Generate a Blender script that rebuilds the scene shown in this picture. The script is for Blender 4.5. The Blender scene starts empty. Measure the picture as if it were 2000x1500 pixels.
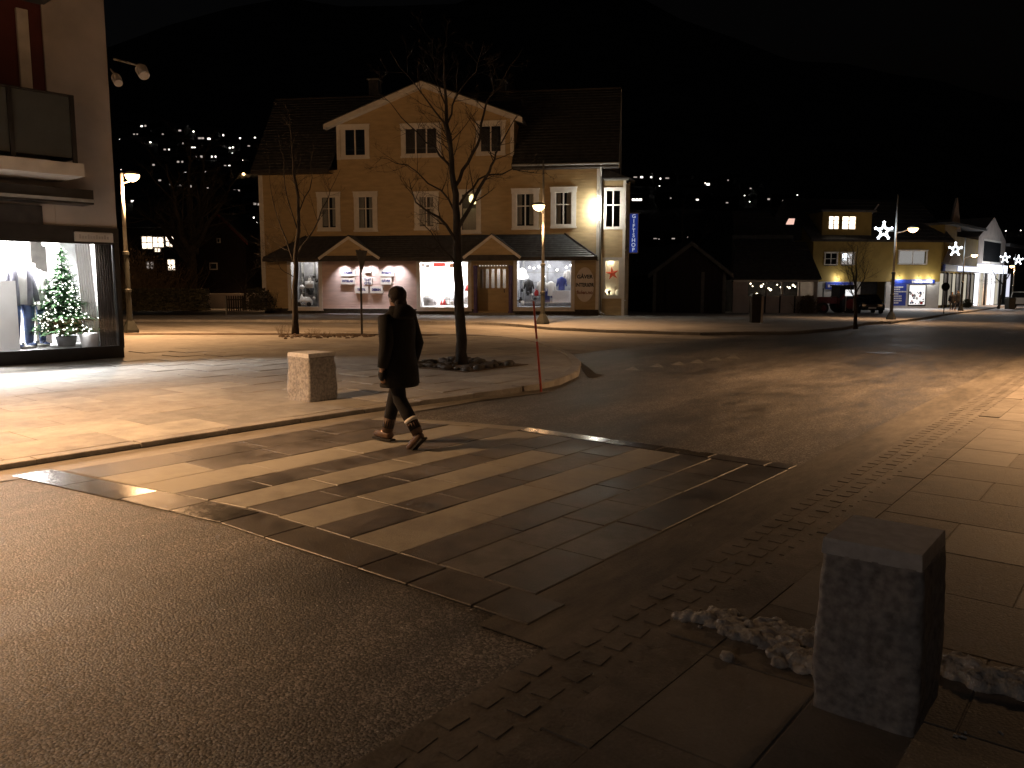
import bpy, bmesh, math, random
from mathutils import Vector, Matrix, Quaternion
rnd = random.Random(11)
SC = bpy.context.scene
COL = SC.collection
R = math.radians
# ------------------------------------------------------------------ camera (world: X across the street, Y along it)
F_PX = 1570.0; PITCH = math.atan(193 / 1570.0); CP, SP = math.cos(PITCH), math.sin(PITCH)
H = 1.70; TH = R(38.83)
cam_d = bpy.data.cameras.new('camera'); cam = bpy.data.objects.new('camera', cam_d); COL.objects.link(cam)
cam_d.sensor_width = 36; cam_d.lens = 36 * F_PX / 2000; cam_d.clip_start = .05; cam_d.clip_end = 3000
cam.location = (0, 0, H); cam.rotation_euler = (R(90) - PITCH, 0, TH)
SC.camera = cam
# ------------------------------------------------------------------ night sky
wd = bpy.data.worlds.new('World'); SC.world = wd; wd.use_nodes = True
nt = wd.node_tree; bg = nt.nodes['Background']
sky = nt.nodes.new('ShaderNodeTexSky'); sky.sky_type = 'NISHITA'; sky.sun_disc = False
sky.sun_elevation = R(-4); sky.sun_rotation = R(200)
hs = nt.nodes.new('ShaderNodeHueSaturation'); hs.inputs['Saturation'].default_value = .45
nt.links.new(sky.outputs[0], hs.inputs['Color']); nt.links.new(hs.outputs[0], bg.inputs['Color'])
bg.inputs['Strength'].default_value = 0.065
SC.view_settings.view_transform = 'Standard'; SC.view_settings.look = 'None'
SC.view_settings.exposure = 0.08; SC.view_settings.gamma = 1; SC.view_settings.use_curve_mapping = False
SC.cycles.max_bounces = 6; SC.cycles.transparent_max_bounces = 12
SC.cycles.sample_clamp_indirect = 3
SODIUM = (1.0, .55, .25)

# ------------------------------------------------------------------ helpers
def tag(o, label=None, cat=None, group=None, kind=None):
    if label: o['label'] = label
    if cat: o['category'] = cat
    if group: o['group'] = group
    if kind: o['kind'] = kind
    return o
def empty(name, loc=(0, 0, 0), rz=0, label=None, cat=None, group=None, kind=None, parent=None):
    o = bpy.data.objects.new(name, None); COL.objects.link(o); o.location = loc; o.rotation_euler = (0, 0, rz)
    o.empty_display_size = .1
    if parent: o.parent = parent
    return tag(o, label, cat, group, kind)
class MB:
    def __init__(s): s.v = []; s.f = []; s.T = None
    def add(s, vs, fs):
        b = len(s.v)
        if s.T: vs = [tuple(s.T @ Vector(p)) for p in vs]
        s.v += [tuple(p) for p in vs]; s.f += [tuple(i + b for i in f) for f in fs]; return s
    def box(s, x0, x1, y0, y1, z0, z1):
        return s.add([(x0,y0,z0),(x1,y0,z0),(x1,y1,z0),(x0,y1,z0),(x0,y0,z1),(x1,y0,z1),(x1,y1,z1),(x0,y1,z1)],
              [(3,2,1,0),(4,5,6,7),(0,1,5,4),(1,2,6,5),(2,3,7,6),(3,0,4,7)])
    def hexa(s, p):   # 8 points, bottom 4 then top 4
        return s.add(p, [(3,2,1,0),(4,5,6,7),(0,1,5,4),(1,2,6,5),(2,3,7,6),(3,0,4,7)])
    def quad(s, a, b, c, d): return s.add([a, b, c, d], [(0,1,2,3)])
    def prism(s, poly, d):   # poly list of 3d points, d extrusion vector
        n = len(poly); d = Vector(d)
        return s.add([tuple(p) for p in poly] + [tuple(Vector(p) + d) for p in poly],
             [tuple(range(n - 1, -1, -1)), tuple(range(n, 2 * n))] + [(i, (i + 1) % n, n + (i + 1) % n, n + i) for i in range(n)])
    def bevbox(s, x0, x1, y0, y1, z0, z1, b):
        vs = [(x0,y0,z0),(x1,y0,z0),(x1,y1,z0),(x0,y1,z0),(x0,y0,z1-b),(x1,y0,z1-b),(x1,y1,z1-b),(x0,y1,z1-b),
              (x0+b,y0+b,z1),(x1-b,y0+b,z1),(x1-b,y1-b,z1),(x0+b,y1-b,z1)]
        return s.add(vs, [(0,1,5,4),(1,2,6,5),(2,3,7,6),(3,0,4,7),(4,5,9,8),(5,6,10,9),(6,7,11,10),(7,4,8,11),(8,9,10,11)])
    def tube(s, pts, rs, n=8, cap=True):
        pts = [Vector(p) for p in pts]
        if not isinstance(rs, (list, tuple)): rs = [rs] * len(pts)
        vs = []; fs = []; u = None
        for i, p in enumerate(pts):
            d = (pts[min(i + 1, len(pts) - 1)] - pts[max(i - 1, 0)])
            d = d.normalized() if d.length > 1e-9 else Vector((0, 0, 1))
            if u is None: u = d.orthogonal().normalized()
            u = (u - d * u.dot(d)); u = u.normalized() if u.length > 1e-6 else d.orthogonal().normalized()
            w = d.cross(u)
            for k in range(n):
                a = 2 * math.pi * k / n
                vs.append(p + (u * math.cos(a) + w * math.sin(a)) * rs[i])
        for i in range(len(pts) - 1):
            for k in range(n):
                fs.append((i*n+k, i*n+(k+1)%n, (i+1)*n+(k+1)%n, (i+1)*n+k))
        if cap: fs += [tuple(range(n - 1, -1, -1)), tuple((len(pts)-1)*n + k for k in range(n))]
        return s.add(vs, fs)
    def lathe(s, prof, n=16, c=(0, 0, 0), sx=1, sy=1):
        vs = []; fs = []
        for r, z in prof:
            for k in range(n):
                a = 2 * math.pi * k / n
                vs.append((c[0] + r * math.cos(a) * sx, c[1] + r * math.sin(a) * sy, c[2] + z))
        m = len(prof)
        for i in range(m - 1):
            for k in range(n): fs.append((i*n+k, i*n+(k+1)%n, (i+1)*n+(k+1)%n, (i+1)*n+k))
        fs += [tuple(range(n - 1, -1, -1)), tuple((m-1)*n + k for k in range(n))]
        return s.add(vs, fs)
    def loft(s, rings, n=14):   # rings: (cx,cy,cz,rx,ry) in horizontal planes
        vs = []; fs = []
        for cx, cy, cz, rx, ry in rings:
            for k in range(n):
                a = 2 * math.pi * k / n
                vs.append((cx + rx * math.cos(a), cy + ry * math.sin(a), cz))
        m = len(rings)
        for i in range(m - 1):
            for k in range(n): fs.append((i*n+k, i*n+(k+1)%n, (i+1)*n+(k+1)%n, (i+1)*n+k))
        fs += [tuple(range(n - 1, -1, -1)), tuple((m-1)*n + k for k in range(n))]
        return s.add(vs, fs)
    def blob(s, c, r, seed=0, sub=1, amp=.25, sq=(1, 1, 1)):
        bm = bmesh.new(); bmesh.ops.create_icosphere(bm, subdivisions=sub, radius=1)
        q = random.Random(seed); vs = []
        for v in bm.verts:
            k = 1 + q.uniform(-amp, amp)
            vs.append((c[0] + v.co.x * r * k * sq[0], c[1] + v.co.y * r * k * sq[1], c[2] + v.co.z * r * k * sq[2]))
        fs = [tuple(v.index for v in f.verts) for f in bm.faces]; bm.free()
        return s.add(vs, fs)
    def mesh(s, name, m=None, smooth=False):
        me = bpy.data.meshes.new(name); me.from_pydata(s.v, [], s.f); me.update()
        if m: me.materials.append(m)
        if smooth:
            for p in me.polygons: p.use_smooth = True
        return me
    def build(s, name, m, parent=None, smooth=False, loc=None, rz=None, **kw):
        o = bpy.data.objects.new(name, s.mesh(name, m, smooth)); COL.objects.link(o)
        if parent: o.parent = parent
        if loc: o.location = loc
        if rz is not None: o.rotation_euler = (0, 0, rz)
        return tag(o, **kw) if kw else o
def link_copy(o, parent=None):
    c = o.copy(); COL.objects.link(c); c.parent = parent
    for ch in list(o.children): link_copy(ch, c)
    return c
def text(name, body, size, m, parent, loc, rot=(R(90), 0, 0), ext=.004, bold=0, sx=1):
    cu = bpy.data.curves.new(name, 'FONT'); cu.body = body; cu.size = size; cu.extrude = ext; cu.resolution_u = 3
    cu.align_x = 'CENTER'; cu.align_y = 'CENTER'; cu.offset = bold
    tmp = bpy.data.objects.new(name, cu); COL.objects.link(tmp)
    dg = bpy.context.evaluated_depsgraph_get(); me = bpy.data.meshes.new_from_object(tmp.evaluated_get(dg))
    bpy.data.objects.remove(tmp); bpy.data.curves.remove(cu)
    me.name = name; me.materials.clear(); me.materials.append(m)
    o = bpy.data.objects.new(name, me); COL.objects.link(o); o.parent = parent; o.location = loc; o.rotation_euler = rot
    o.scale = (sx, 1, 1)
    return o

# ------------------------------------------------------------------ materials
def mat(name, base, rough=.7, var=.2, scale=3, bump=.15, bscale=40, metal=0, spec=.5, col2=None, stretch=(1, 1, 1), world=False,
        lo=.35, hi=.65, detail=4, bdist=.01, rvar=0):
    m = bpy.data.materials.new(name); m.use_nodes = True; n = m.node_tree.nodes; l = m.node_tree.links
    b = n['Principled BSDF']; b.inputs['Roughness'].default_value = rough; b.inputs['Metallic'].default_value = metal
    b.inputs['Specular IOR Level'].default_value = spec
    if world:
        src = n.new('ShaderNodeNewGeometry').outputs['Position']
    else:
        src = n.new('ShaderNodeTexCoord').outputs['Object']
    mp = n.new('ShaderNodeMapping'); mp.inputs['Scale'].default_value = stretch; l.new(src, mp.inputs['Vector'])
    nz = n.new('ShaderNodeTexNoise'); nz.inputs['Scale'].default_value = scale; nz.inputs['Detail'].default_value = detail
    l.new(mp.outputs[0], nz.inputs['Vector'])
    cr = n.new('ShaderNodeValToRGB'); cr.color_ramp.elements[0].position = lo; cr.color_ramp.elements[1].position = hi
    c2 = col2 or tuple(min(1, c * (1 + var)) for c in base); c1 = base if col2 else tuple(c * (1 - var) for c in base)
    cr.color_ramp.elements[0].color = (*c1, 1); cr.color_ramp.elements[1].color = (*c2, 1)
    l.new(nz.outputs['Fac'], cr.inputs[0]); l.new(cr.outputs[0], b.inputs['Base Color'])
    if rvar:
        mr = n.new('ShaderNodeMapRange'); mr.inputs[3].default_value = rough - rvar; mr.inputs[4].default_value = rough + rvar
        mr.inputs[1].default_value = .3; mr.inputs[2].default_value = .7
        l.new(nz.outputs['Fac'], mr.inputs[0]); l.new(mr.outputs[0], b.inputs['Roughness'])
    if bump:
        n2 = n.new('ShaderNodeTexNoise'); n2.inputs['Scale'].default_value = bscale; n2.inputs['Detail'].default_value = 3
        l.new(mp.outputs[0], n2.inputs['Vector'])
        bp = n.new('ShaderNodeBump'); bp.inputs['Strength'].default_value = bump; bp.inputs['Distance'].default_value = bdist
        l.new(n2.outputs['Fac'], bp.inputs['Height']); l.new(bp.outputs[0], b.inputs['Normal'])
    return m
def em(name, col, s, sample=True):
    m = bpy.data.materials.new(name); m.use_nodes = True; n = m.node_tree.nodes; l = m.node_tree.links
    n.remove(n['Principled BSDF']); e = n.new('ShaderNodeEmission'); e.inputs[0].default_value = (*col, 1); e.inputs[1].default_value = s
    l.new(e.outputs[0], n['Material Output'].inputs[0])
    if not sample: m.cycles.emission_sampling = 'NONE'
    return m
def ground_mat(name, dark, light, rough, grain, streak=(1, 1, 1), sc=.7, speck=0, lo=.38, hi=.62, bdist=.004, rlo=None, spec=.5):
    """world-position ground: large dusting patches (stretched), medium blotches, fine grain and light stones"""
    m = bpy.data.materials.new(name); m.use_nodes = True; n = m.node_tree.nodes; l = m.node_tree.links
    b = n['Principled BSDF']; b.inputs['Specular IOR Level'].default_value = spec
    pos = n.new('ShaderNodeNewGeometry').outputs['Position']
    def noise(s, st, det=4):
        mp = n.new('ShaderNodeMapping'); mp.inputs['Scale'].default_value = st; l.new(pos, mp.inputs['Vector'])
        z = n.new('ShaderNodeTexNoise'); z.inputs['Scale'].default_value = s; z.inputs['Detail'].default_value = det
        z.inputs['Roughness'].default_value = .6
        l.new(mp.outputs[0], z.inputs['Vector']); return z.outputs['Fac']
    def ma(op, a, c):
        q = n.new('ShaderNodeMath'); q.operation = op
        for i, x in enumerate((a, c)):
            if isinstance(x, (int, float)): q.inputs[i].default_value = x
            else: l.new(x, q.inputs[i])
        return q.outputs[0]
    big = noise(sc, streak, 5); med = noise(sc * 6, streak, 5); fine = noise(grain, (1, 1, 1), 3)
    mixf = ma('ADD', ma('MULTIPLY', big, .55), ma('ADD', ma('MULTIPLY', med, .3), ma('MULTIPLY', fine, .15)))
    cr = n.new('ShaderNodeValToRGB'); cr.color_ramp.elements[0].position = lo; cr.color_ramp.elements[1].position = hi
    cr.color_ramp.elements[0].color = (*dark, 1); cr.color_ramp.elements[1].color = (*light, 1)
    l.new(mixf, cr.inputs[0]); col = cr.outputs[0]
    if speck:
        vo = n.new('ShaderNodeTexVoronoi'); vo.inputs['Scale'].default_value = grain * .8; l.new(pos, vo.inputs['Vector'])
        cs = n.new('ShaderNodeSeparateColor'); l.new(vo.outputs['Color'], cs.inputs[0])
        pick = ma('MULTIPLY', ma('GREATER_THAN', cs.outputs[0], 1 - speck), ma('LESS_THAN', vo.outputs['Distance'], .38))
        mx = n.new('ShaderNodeMix'); mx.data_type = 'RGBA'; l.new(pick, mx.inputs[0]); l.new(col, mx.inputs[6])
        mx.inputs[7].default_value = (.3, .3, .3, 1); col = mx.outputs[2]
    l.new(col, b.inputs['Base Color'])
    mr = n.new('ShaderNodeMapRange'); mr.inputs[1].default_value = .35; mr.inputs[2].default_value = .65
    mr.inputs[3].default_value = rough if rlo is None else rlo; mr.inputs[4].default_value = min(1, rough + .12)
    l.new(mixf, mr.inputs[0]); l.new(mr.outputs[0], b.inputs['Roughness'])
    vo2 = n.new('ShaderNodeTexVoronoi'); vo2.inputs['Scale'].default_value = grain; l.new(pos, vo2.inputs['Vector'])
    cs2 = n.new('ShaderNodeSeparateColor'); l.new(vo2.outputs['Color'], cs2.inputs[0])
    hgt = ma('ADD', ma('MULTIPLY', cs2.outputs[0], .6), ma('ADD', ma('MULTIPLY', vo2.outputs['Distance'], -.5), ma('MULTIPLY', med, .8)))
    if speck:
        hv = n.new('ShaderNodeHueSaturation'); vv = ma('ADD', ma('MULTIPLY', ma('POWER', cs2.outputs[1], 2.2), 2.1), .42); l.new(vv, hv.inputs['Value']); l.new(col, hv.inputs['Color']); l.new(hv.outputs[0], b.inputs['Base Color'])
    bp = n.new('ShaderNodeBump'); bp.inputs['Strength'].default_value = .7; bp.inputs['Distance'].default_value = bdist
    l.new(hgt, bp.inputs['Height']); l.new(bp.outputs[0], b.inputs['Normal'])
    return m
def glass_mat(name, tint=(.9, .93, .95), refl=.06):
    m = bpy.data.materials.new(name); m.use_nodes = True; n = m.node_tree.nodes; l = m.node_tree.links
    n.remove(n['Principled BSDF'])
    t = n.new('ShaderNodeBsdfTransparent'); t.inputs[0].default_value = (*tint, 1)
    g = n.new('ShaderNodeBsdfGlossy'); g.inputs['Roughness'].default_value = .03
    lw = n.new('ShaderNodeLayerWeight'); lw.inputs[0].default_value = .25
    mm = n.new('ShaderNodeMath'); mm.operation = 'ADD'; mm.inputs[1].default_value = refl; mm.use_clamp = True
    l.new(lw.outputs['Fresnel'], mm.inputs[0])
    mx = n.new('ShaderNodeMixShader'); l.new(mm.outputs[0], mx.inputs[0]); l.new(t.outputs[0], mx.inputs[1]); l.new(g.outputs[0], mx.inputs[2])
    l.new(mx.outputs[0], n['Material Output'].inputs[0]); return m

M = {}
M['asphalt'] = ground_mat('asphalt', (.02, .019, .019), (.17, .158, .148), .58, 85, streak=(1.5, .45, 1), sc=.5, speck=.018, bdist=.01, rlo=.45, lo=.41, hi=.62, spec=.9)
M['side_asphalt'] = M['asphalt']
M['plaza'] = ground_mat('plaza_stone', (.25, .235, .215), (.43, .41, .38), .7, 60, streak=(1, 1, 1), sc=1.1, bdist=.004, lo=.38, hi=.62)
M['pave_right'] = ground_mat('pavement_stone', (.13, .12, .11), (.25, .232, .215), .65, 70, sc=1.3, bdist=.005, lo=.42, hi=.6)
M['joint'] = ground_mat('joint_sand', (.09, .085, .08), (.2, .19, .18), .9, 60, sc=2)
M['house_pave'] = ground_mat('house_pavement', (.2, .19, .18), (.36, .345, .33), .7, 40, sc=.3)
M['kerb'] = ground_mat('kerb_granite', (.2, .19, .18), (.4, .38, .36), .65, 50, sc=1.5)
M['gutter'] = ground_mat('gutter_concrete', (.14, .128, .112), (.34, .315, .28), .5, 70, sc=1.2, streak=(2, .5, 1))
M['pole_dim'] = mat('dim_trim', (.1, .095, .085), .8, var=.2, bump=0)
M['slab_dark'] = ground_mat('dark_slab', (.045, .041, .04), (.17, .155, .145), .45, 120, sc=1.3, bdist=.003, rlo=.3, lo=.42, hi=.62)
M['slab_light'] = ground_mat('light_slab', (.19, .177, .152), (.33, .312, .27), .55, 80, sc=1.3, bdist=.003, rlo=.4, lo=.36, hi=.56)
M['slab_mid'] = ground_mat('middle_slab', (.08, .076, .072), (.2, .19, .18), .42, 100, sc=1.5, bdist=.003, lo=.4, hi=.6)
M['slab_edge'] = ground_mat('edge_slab', (.04, .036, .034), (.14, .128, .115), .38, 90, sc=1.5, bdist=.002, rlo=.26)
M['cobble'] = ground_mat('cobble_granite', (.1, .092, .084), (.2, .185, .172), .6, 50, sc=3, bdist=.004)
M['slab_wet'] = ground_mat('wet_slab', (.05, .048, .047), (.12, .115, .11), .2, 30, sc=1.5, bdist=.0006, rlo=.12)
M['dusty'] = ground_mat('dusty_asphalt', (.16, .145, .125), (.36, .335, .3), .75, 60, streak=(.5, 1.4, 1), sc=.45, bdist=.004, lo=.4, hi=.6)
M['edge_strip'] = ground_mat('edge_strip', (.06, .055, .05), (.2, .185, .165), .6, 70, sc=1.2, streak=(2, .5, 1))
M['drain'] = ground_mat('drain_strip', (.03, .027, .025), (.06, .055, .05), .9, 60, sc=2)
M['iron'] = mat('cast_iron', (.12, .12, .12), .45, var=.3, metal=.6)
M['soil'] = ground_mat('soil', (.05, .035, .025), (.16, .11, .07), .95, 30, sc=1.5, bdist=.02)
M['granite'] = mat('bollard_granite', (.2, .195, .2), .75, scale=30, col2=(.48, .47, .48), bump=.5, bscale=60, bdist=.006, lo=.3, hi=.72, detail=8)
M['granite_top'] = mat('frosted_granite', (.66, .66, .68), .6, var=.12, scale=22, bump=.3, bscale=120, bdist=.003)
M['snow'] = mat('dirty_snow', (.3, .29, .28), .85, col2=(.62, .62, .63), scale=14, bump=.8, bscale=45, bdist=.02)
M['rock'] = mat('rock', (.1, .093, .088), .8, var=.4, scale=6, bump=.7, bscale=18, bdist=.02)
M['pole'] = mat('painted_pole', (.04, .042, .036), .5, var=.15, scale=9, bump=.1)
M['pole_up'] = mat('galvanised_pole', (.3, .3, .28), .5, var=.1, scale=8, bump=.05)
M['head'] = mat('lamp_housing', (.2, .2, .19), .45, var=.1, bump=.05)
M['sodium'] = em('sodium_lens', (1.0, .62, .27), 14)
M['bark'] = mat('bark', (.038, .033, .029), .9, var=.45, scale=9, bump=1, bscale=22, bdist=.02, stretch=(1, 1, .35))
M['twig'] = mat('twig', (.035, .029, .025), .9, var=.3, scale=5, bump=0)
M['darkbark'] = mat('dark_bark', (.05, .042, .036), .95, var=.4, scale=6, bump=.6, bscale=10)
M['yellow'] = mat('yellow_cladding', (.5, .38, .21), .6, var=.1, scale=1.5, bump=.15, bscale=25, stretch=(1, 1, 4))
M['pinkwall'] = mat('pale_cladding', (.72, .56, .52), .6, var=.08, scale=1.5, bump=.15, bscale=25, stretch=(1, 1, 4))
M['white'] = mat('white_paint', (.72, .69, .64), .5, var=.06, scale=4, bump=.08)
M['roof'] = mat('slate', (.075, .077, .08), .7, var=.3, scale=4, bump=.4, bscale=20)
M['roof_wet'] = mat('canopy_slate', (.075, .078, .085), .5, var=.25, scale=5, bump=.3, bscale=25)
M['darkwood'] = mat('dark_fascia', (.035, .03, .027), .6, var=.3, scale=5, bump=.2)
M['black'] = mat('black_metal', (.02, .018, .017), .4, var=.3, scale=4, bump=.1)
M['purple'] = mat('violet_column', (.13, .09, .24), .5, var=.15, scale=4, bump=.1)
M['plinth'] = mat('plinth', (.05, .045, .04), .8, var=.3, scale=5)
M['glass'] = glass_mat('window_glass')
M['glassd'] = glass_mat('shop_glass', (.97, .97, .97), .03)
M['interior_dark'] = mat('dark_room', (.03, .028, .027), .9, var=.3, bump=0)
M['curtain'] = mat('curtain', (.55, .52, .47), .9, var=.15, scale=6, bump=.4, bscale=8, stretch=(6, 1, .2))
M['int_white'] = mat('white_interior', (.85, .85, .86), .6, var=.04, bump=0)
M['int_grey'] = mat('grey_interior', (.42, .42, .44), .7, var=.3, scale=2, bump=0)
M['navy'] = mat('navy_letters', (.02, .03, .16), .5, var=.05, bump=0)
M['signblue'] = em('lit_blue_sign', (.03, .06, .36), .42, False)
M['signtext'] = em('lit_white_letters', (.75, .8, 1), .55, False)
M['letter_black'] = mat('black_letters', (.012, .011, .012), .5, var=.05, bump=0)
M['letter_brown'] = mat('brown_letters', (.25, .11, .06), .5, var=.05, bump=0)
M['ovalsign'] = mat('oval_board', (.70, .62, .55), .5, var=.04, bump=0)
M['cloth'] = mat('black_jacket', (.007, .007, .008), .85, var=.3, scale=12, bump=.6, bscale=9, bdist=.02)
M['jeans'] = mat('dark_jeans', (.01, .01, .014), .9, var=.3, scale=20, bump=.3)
M['boot'] = mat('brown_boots', (.09, .05, .032), .6, var=.25, scale=15, bump=.2)
M['skin'] = mat('skin', (.5, .32, .24), .55, var=.08, bump=0)
M['hair'] = mat('hair', (.035, .024, .018), .7, var=.4, scale=30, bump=.5, bscale=60)
M['reflect'] = mat('reflective_band', (.7, .68, .64), .4, var=.1, scale=30, bump=.1)
M['red'] = mat('red_paint', (.16, .018, .016), .5, var=.25, scale=4, bump=.1)
M['redcloth'] = mat('red_fabric', (.45, .03, .03), .8, var=.2, scale=5, bump=.2)
M['barn'] = mat('red_barn', (.012, .006, .005), .8, var=.25, scale=3, bump=.3, stretch=(6, 6, 1))
M['tyre'] = mat('tyre', (.02, .02, .02), .9, var=.2, bump=.3)
M['darkcar'] = mat('dark_car_paint', (.012, .02, .026), .2, var=.1, bump=0, spec=.6)
M['whitecar'] = mat('white_car_paint', (.75, .74, .72), .3, var=.04, bump=0)
M['carglass'] = mat('car_glass', (.02, .022, .025), .08, var=.1, bump=0)
M['plate'] = mat('number_plate', (.8, .8, .8), .4, var=.03, bump=0)
M['chrome'] = mat('chrome', (.6, .6, .6), .15, var=.05, bump=0, metal=1)
M['conc'] = mat('render_wall', (.46, .41, .38), .85, var=.12, scale=1.2, bump=.4, bscale=60)
M['redpanel'] = mat('red_panel', (.1, .02, .016), .6, var=.15, scale=2, bump=.1)
M['balcony'] = mat('balcony_panel', (.06, .066, .064), .6, var=.12, scale=2, bump=.1)
M['soffit'] = mat('soffit', (.62, .58, .54), .7, var=.1, scale=3, bump=.1)
M['hill'] = mat('hillside', (.06, .06, .06), 1, var=.5, scale=.05, bump=0)
M['hillhouse'] = mat('far_house_wall', (.014, .012, .011), .9, var=.2, bump=0)
M['bush'] = mat('bush_twigs', (.16, .11, .055), .9, var=.4, scale=5, bump=0)
M['hedge'] = mat('hedge_leaf', (.06, .055, .03), .9, var=.4, scale=3, bump=0)
M['fir'] = mat('fir_needles', (.06, .16, .06), .7, var=.4, scale=20, bump=0)
M['yellow2'] = mat('mustard_wall', (.34, .24, .06), .75, var=.12, scale=1, bump=.2)
M['shopwhite'] = mat('shop_white_wall', (.7, .7, .7), .6, var=.05, bump=0)
M['bluepanel'] = mat('blue_panel', (.02, .05, .35), .4, var=.05, bump=0)
M['bluefascia'] = mat('blue_fascia', (.03, .04, .14), .5, var=.1, bump=0)
M['orange'] = mat('orange_stick', (.42, .06, .03), .5, var=.15, scale=10, bump=0)
M['warmwin'] = em('lit_window', (1, .82, .62), 3.5)
M['coolwin'] = em('lit_cool_window', (1, .93, .85), 2.5, False)
M['bulb'] = em('fairy_bulb', (1, .95, .85), 8, False)
M['star'] = em('star_tube', (.85, .92, 1), 5)
M['farlamp'] = em('far_lamp', (1, .93, .82), 6, False)
M['farlampw'] = em('far_sodium_lamp', (1, .6, .25), 14, False)
M['starred'] = mat('red_paper_star', (.5, .05, .02), .7, var=.1, bump=0)
M['darktwig'] = mat('dark_twig', (.03, .026, .022), .95, var=.3, bump=0)
M['marking'] = mat('road_paint', (.2, .195, .18), .6, var=.35, scale=8, bump=.1)

# ------------------------------------------------------------------ pixel rays (only to find real positions)
def ray(u, v):
    a = (u - 1000) / F_PX; b = (750 - v) / F_PX
    return a, CP + b * SP, -SP + b * CP
CT, ST = math.cos(TH), math.sin(TH)
def c2w(x, y): return x * CT - y * ST, x * ST + y * CT
def Zg(s):   # the street falls gently away beyond the junction
    if s < 36: return 0.0
    if s < 54: return -.4 * (s - 36) / 18
    if s < 80: return -.4 - .25 * (s - 54) / 26
    return -.65 - .004 * (s - 80)
def gp(u, v, off=0.0):
    x, y, w = ray(u, v); s = 10
    for _ in range(30):
        k = (Zg(s) + off - H) / w; t, s = c2w(x * k, y * k)
    return t, s, Zg(s) + off
def atY(u, v, Y):
    x, y, w = ray(u, v); k = Y / y; t, s = c2w(x * k, Y)
    return t, s, H + w * k
class Frame:
    """vertical facade plane; local x runs to the right along the facade, y into the building"""
    def __init__(s, cx, cy, ang, z0): s.c = (cx, cy); s.a = R(ang); s.z0 = z0; s.loc = (*c2w(cx, cy), z0); s.rz = s.a + TH
    def P(s, u, v, yo=0.0):
        x, y, w = ray(u, v); ca, sa = math.cos(-s.a), math.sin(-s.a)
        ox, oy = -s.c[0], -s.c[1]; ox, oy = ox * ca - oy * sa, ox * sa + oy * ca
        dx, dy = x * ca - y * sa, x * sa + y * ca
        k = (yo - oy) / dy
        return ox + dx * k, H + w * k - s.z0
def free(x0, x1, ops):   # subtract openings from an interval
    segs = [(x0, x1)]
    for a, b in ops:
        out = []
        for p, q in segs:
            if b <= p or a >= q: out.append((p, q)); continue
            if a > p: out.append((p, a))
            if b < q: out.append((b, q))
        segs = out
    return [(p, q) for p, q in segs if q - p > .02]
def cladding(mb, z0, z1, pitch, span, ops, y=0.0, th=.12, proud=.028):
    """overlapping boards; span(z)->(x0,x1); ops = rects (x0,x1,z0,z1)"""
    n = max(1, round((z1 - z0) / pitch)); pt = (z1 - z0) / n
    cuts = []
    for i in range(n):
        a = z0 + i * pt; b = a + pt
        zs = sorted({a, b} | {q for r in ops for q in (r[2], r[3]) if a + .004 < q < b - .004})
        for lo, hi in zip(zs, zs[1:]):
            mid = (lo + hi) / 2; sp = span(mid)
            if not sp or sp[1] - sp[0] < .05: continue
            slo, shi = span(lo) or sp, span(hi) or sp
            for p, q in free(sp[0], sp[1], [(r[0], r[1]) for r in ops if r[2] < mid < r[3]]):
                pl = slo[0] if p == sp[0] else p; ph = shi[0] if p == sp[0] else p
                ql = slo[1] if q == sp[1] else q; qh = shi[1] if q == sp[1] else q
                yl = y - proud * (1 - (lo - a) / pt); yh = y - proud * (1 - (hi - a) / pt)
                mb.hexa([(pl, yl, lo), (ql, yl, lo), (ql, y + th, lo), (pl, y + th, lo),
                         (ph, yh, hi), (qh, yh, hi), (qh, y + th, hi), (ph, y + th, hi)])
def roof_rows(mb, a0, a1, b0, b1, rows, th=.05, lift=.02):
    """stepped rows on a sloping quad: lower edge a0-a1, upper edge b0-b1"""
    a0, a1, b0, b1 = map(Vector, (a0, a1, b0, b1))
    nrm = (a1 - a0).cross(b0 - a0).normalized()
    if nrm.z < 0: nrm = -nrm
    for i in range(rows):
        f, g = i / rows, (i + 1) / rows
        p, q = a0.lerp(b0, f), a1.lerp(b1, f); r, s_ = a1.lerp(b1, g), a0.lerp(b0, g)
        up = nrm * lift
        mb.hexa([p - nrm * th, q - nrm * th, r - nrm * th, s_ - nrm * th, p + up, q + up, r, s_])
# ================================================================== GROUND
M['sodium'].cycles.emission_sampling = 'NONE'; M['star'].cycles.emission_sampling = 'NONE'
def poly_sheet(name, pts, off, m, depth=.12, kind='structure', parent=None):
    bm = bmesh.new(); vs = [bm.verts.new((x, y, 0)) for x, y in pts]; f = bm.faces.new(vs); f.normal_update()
    if f.normal.z < 0: f.normal_flip()
    bmesh.ops.triangulate(bm, faces=bm.faces[:], ngon_method='EAR_CLIP')
    for s in ((7.5, 8.5, 9.5, 10.5) if callable(off) else ()) + (36, 42, 48, 54, 67, 80, 120, 200):
        bmesh.ops.bisect_plane(bm, geom=bm.verts[:] + bm.edges[:] + bm.faces[:], plane_co=(0, s, 0), plane_no=(0, 1, 0))
    for v in bm.verts: v.co.z = Zg(v.co.y) + (off(v.co.y) if callable(off) else off)
    if depth:
        r = bmesh.ops.extrude_face_region(bm, geom=bm.faces[:])
        vv = [e for e in r['geom'] if isinstance(e, bmesh.types.BMVert)]
        for v in vv: v.co.z -= depth
        bmesh.ops.recalc_face_normals(bm, faces=bm.faces[:])
    me = bpy.data.meshes.new(name); bm.to_mesh(me); bm.free(); me.materials.append(m)
    o = bpy.data.objects.new(name, me); COL.objects.link(o); o.parent = parent
    if not parent: o['kind'] = kind
    return o
poly_sheet('road', [(-420, -80), (140, -80), (140, 700), (-420, 700)], 0, M['asphalt'], 0)
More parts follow.
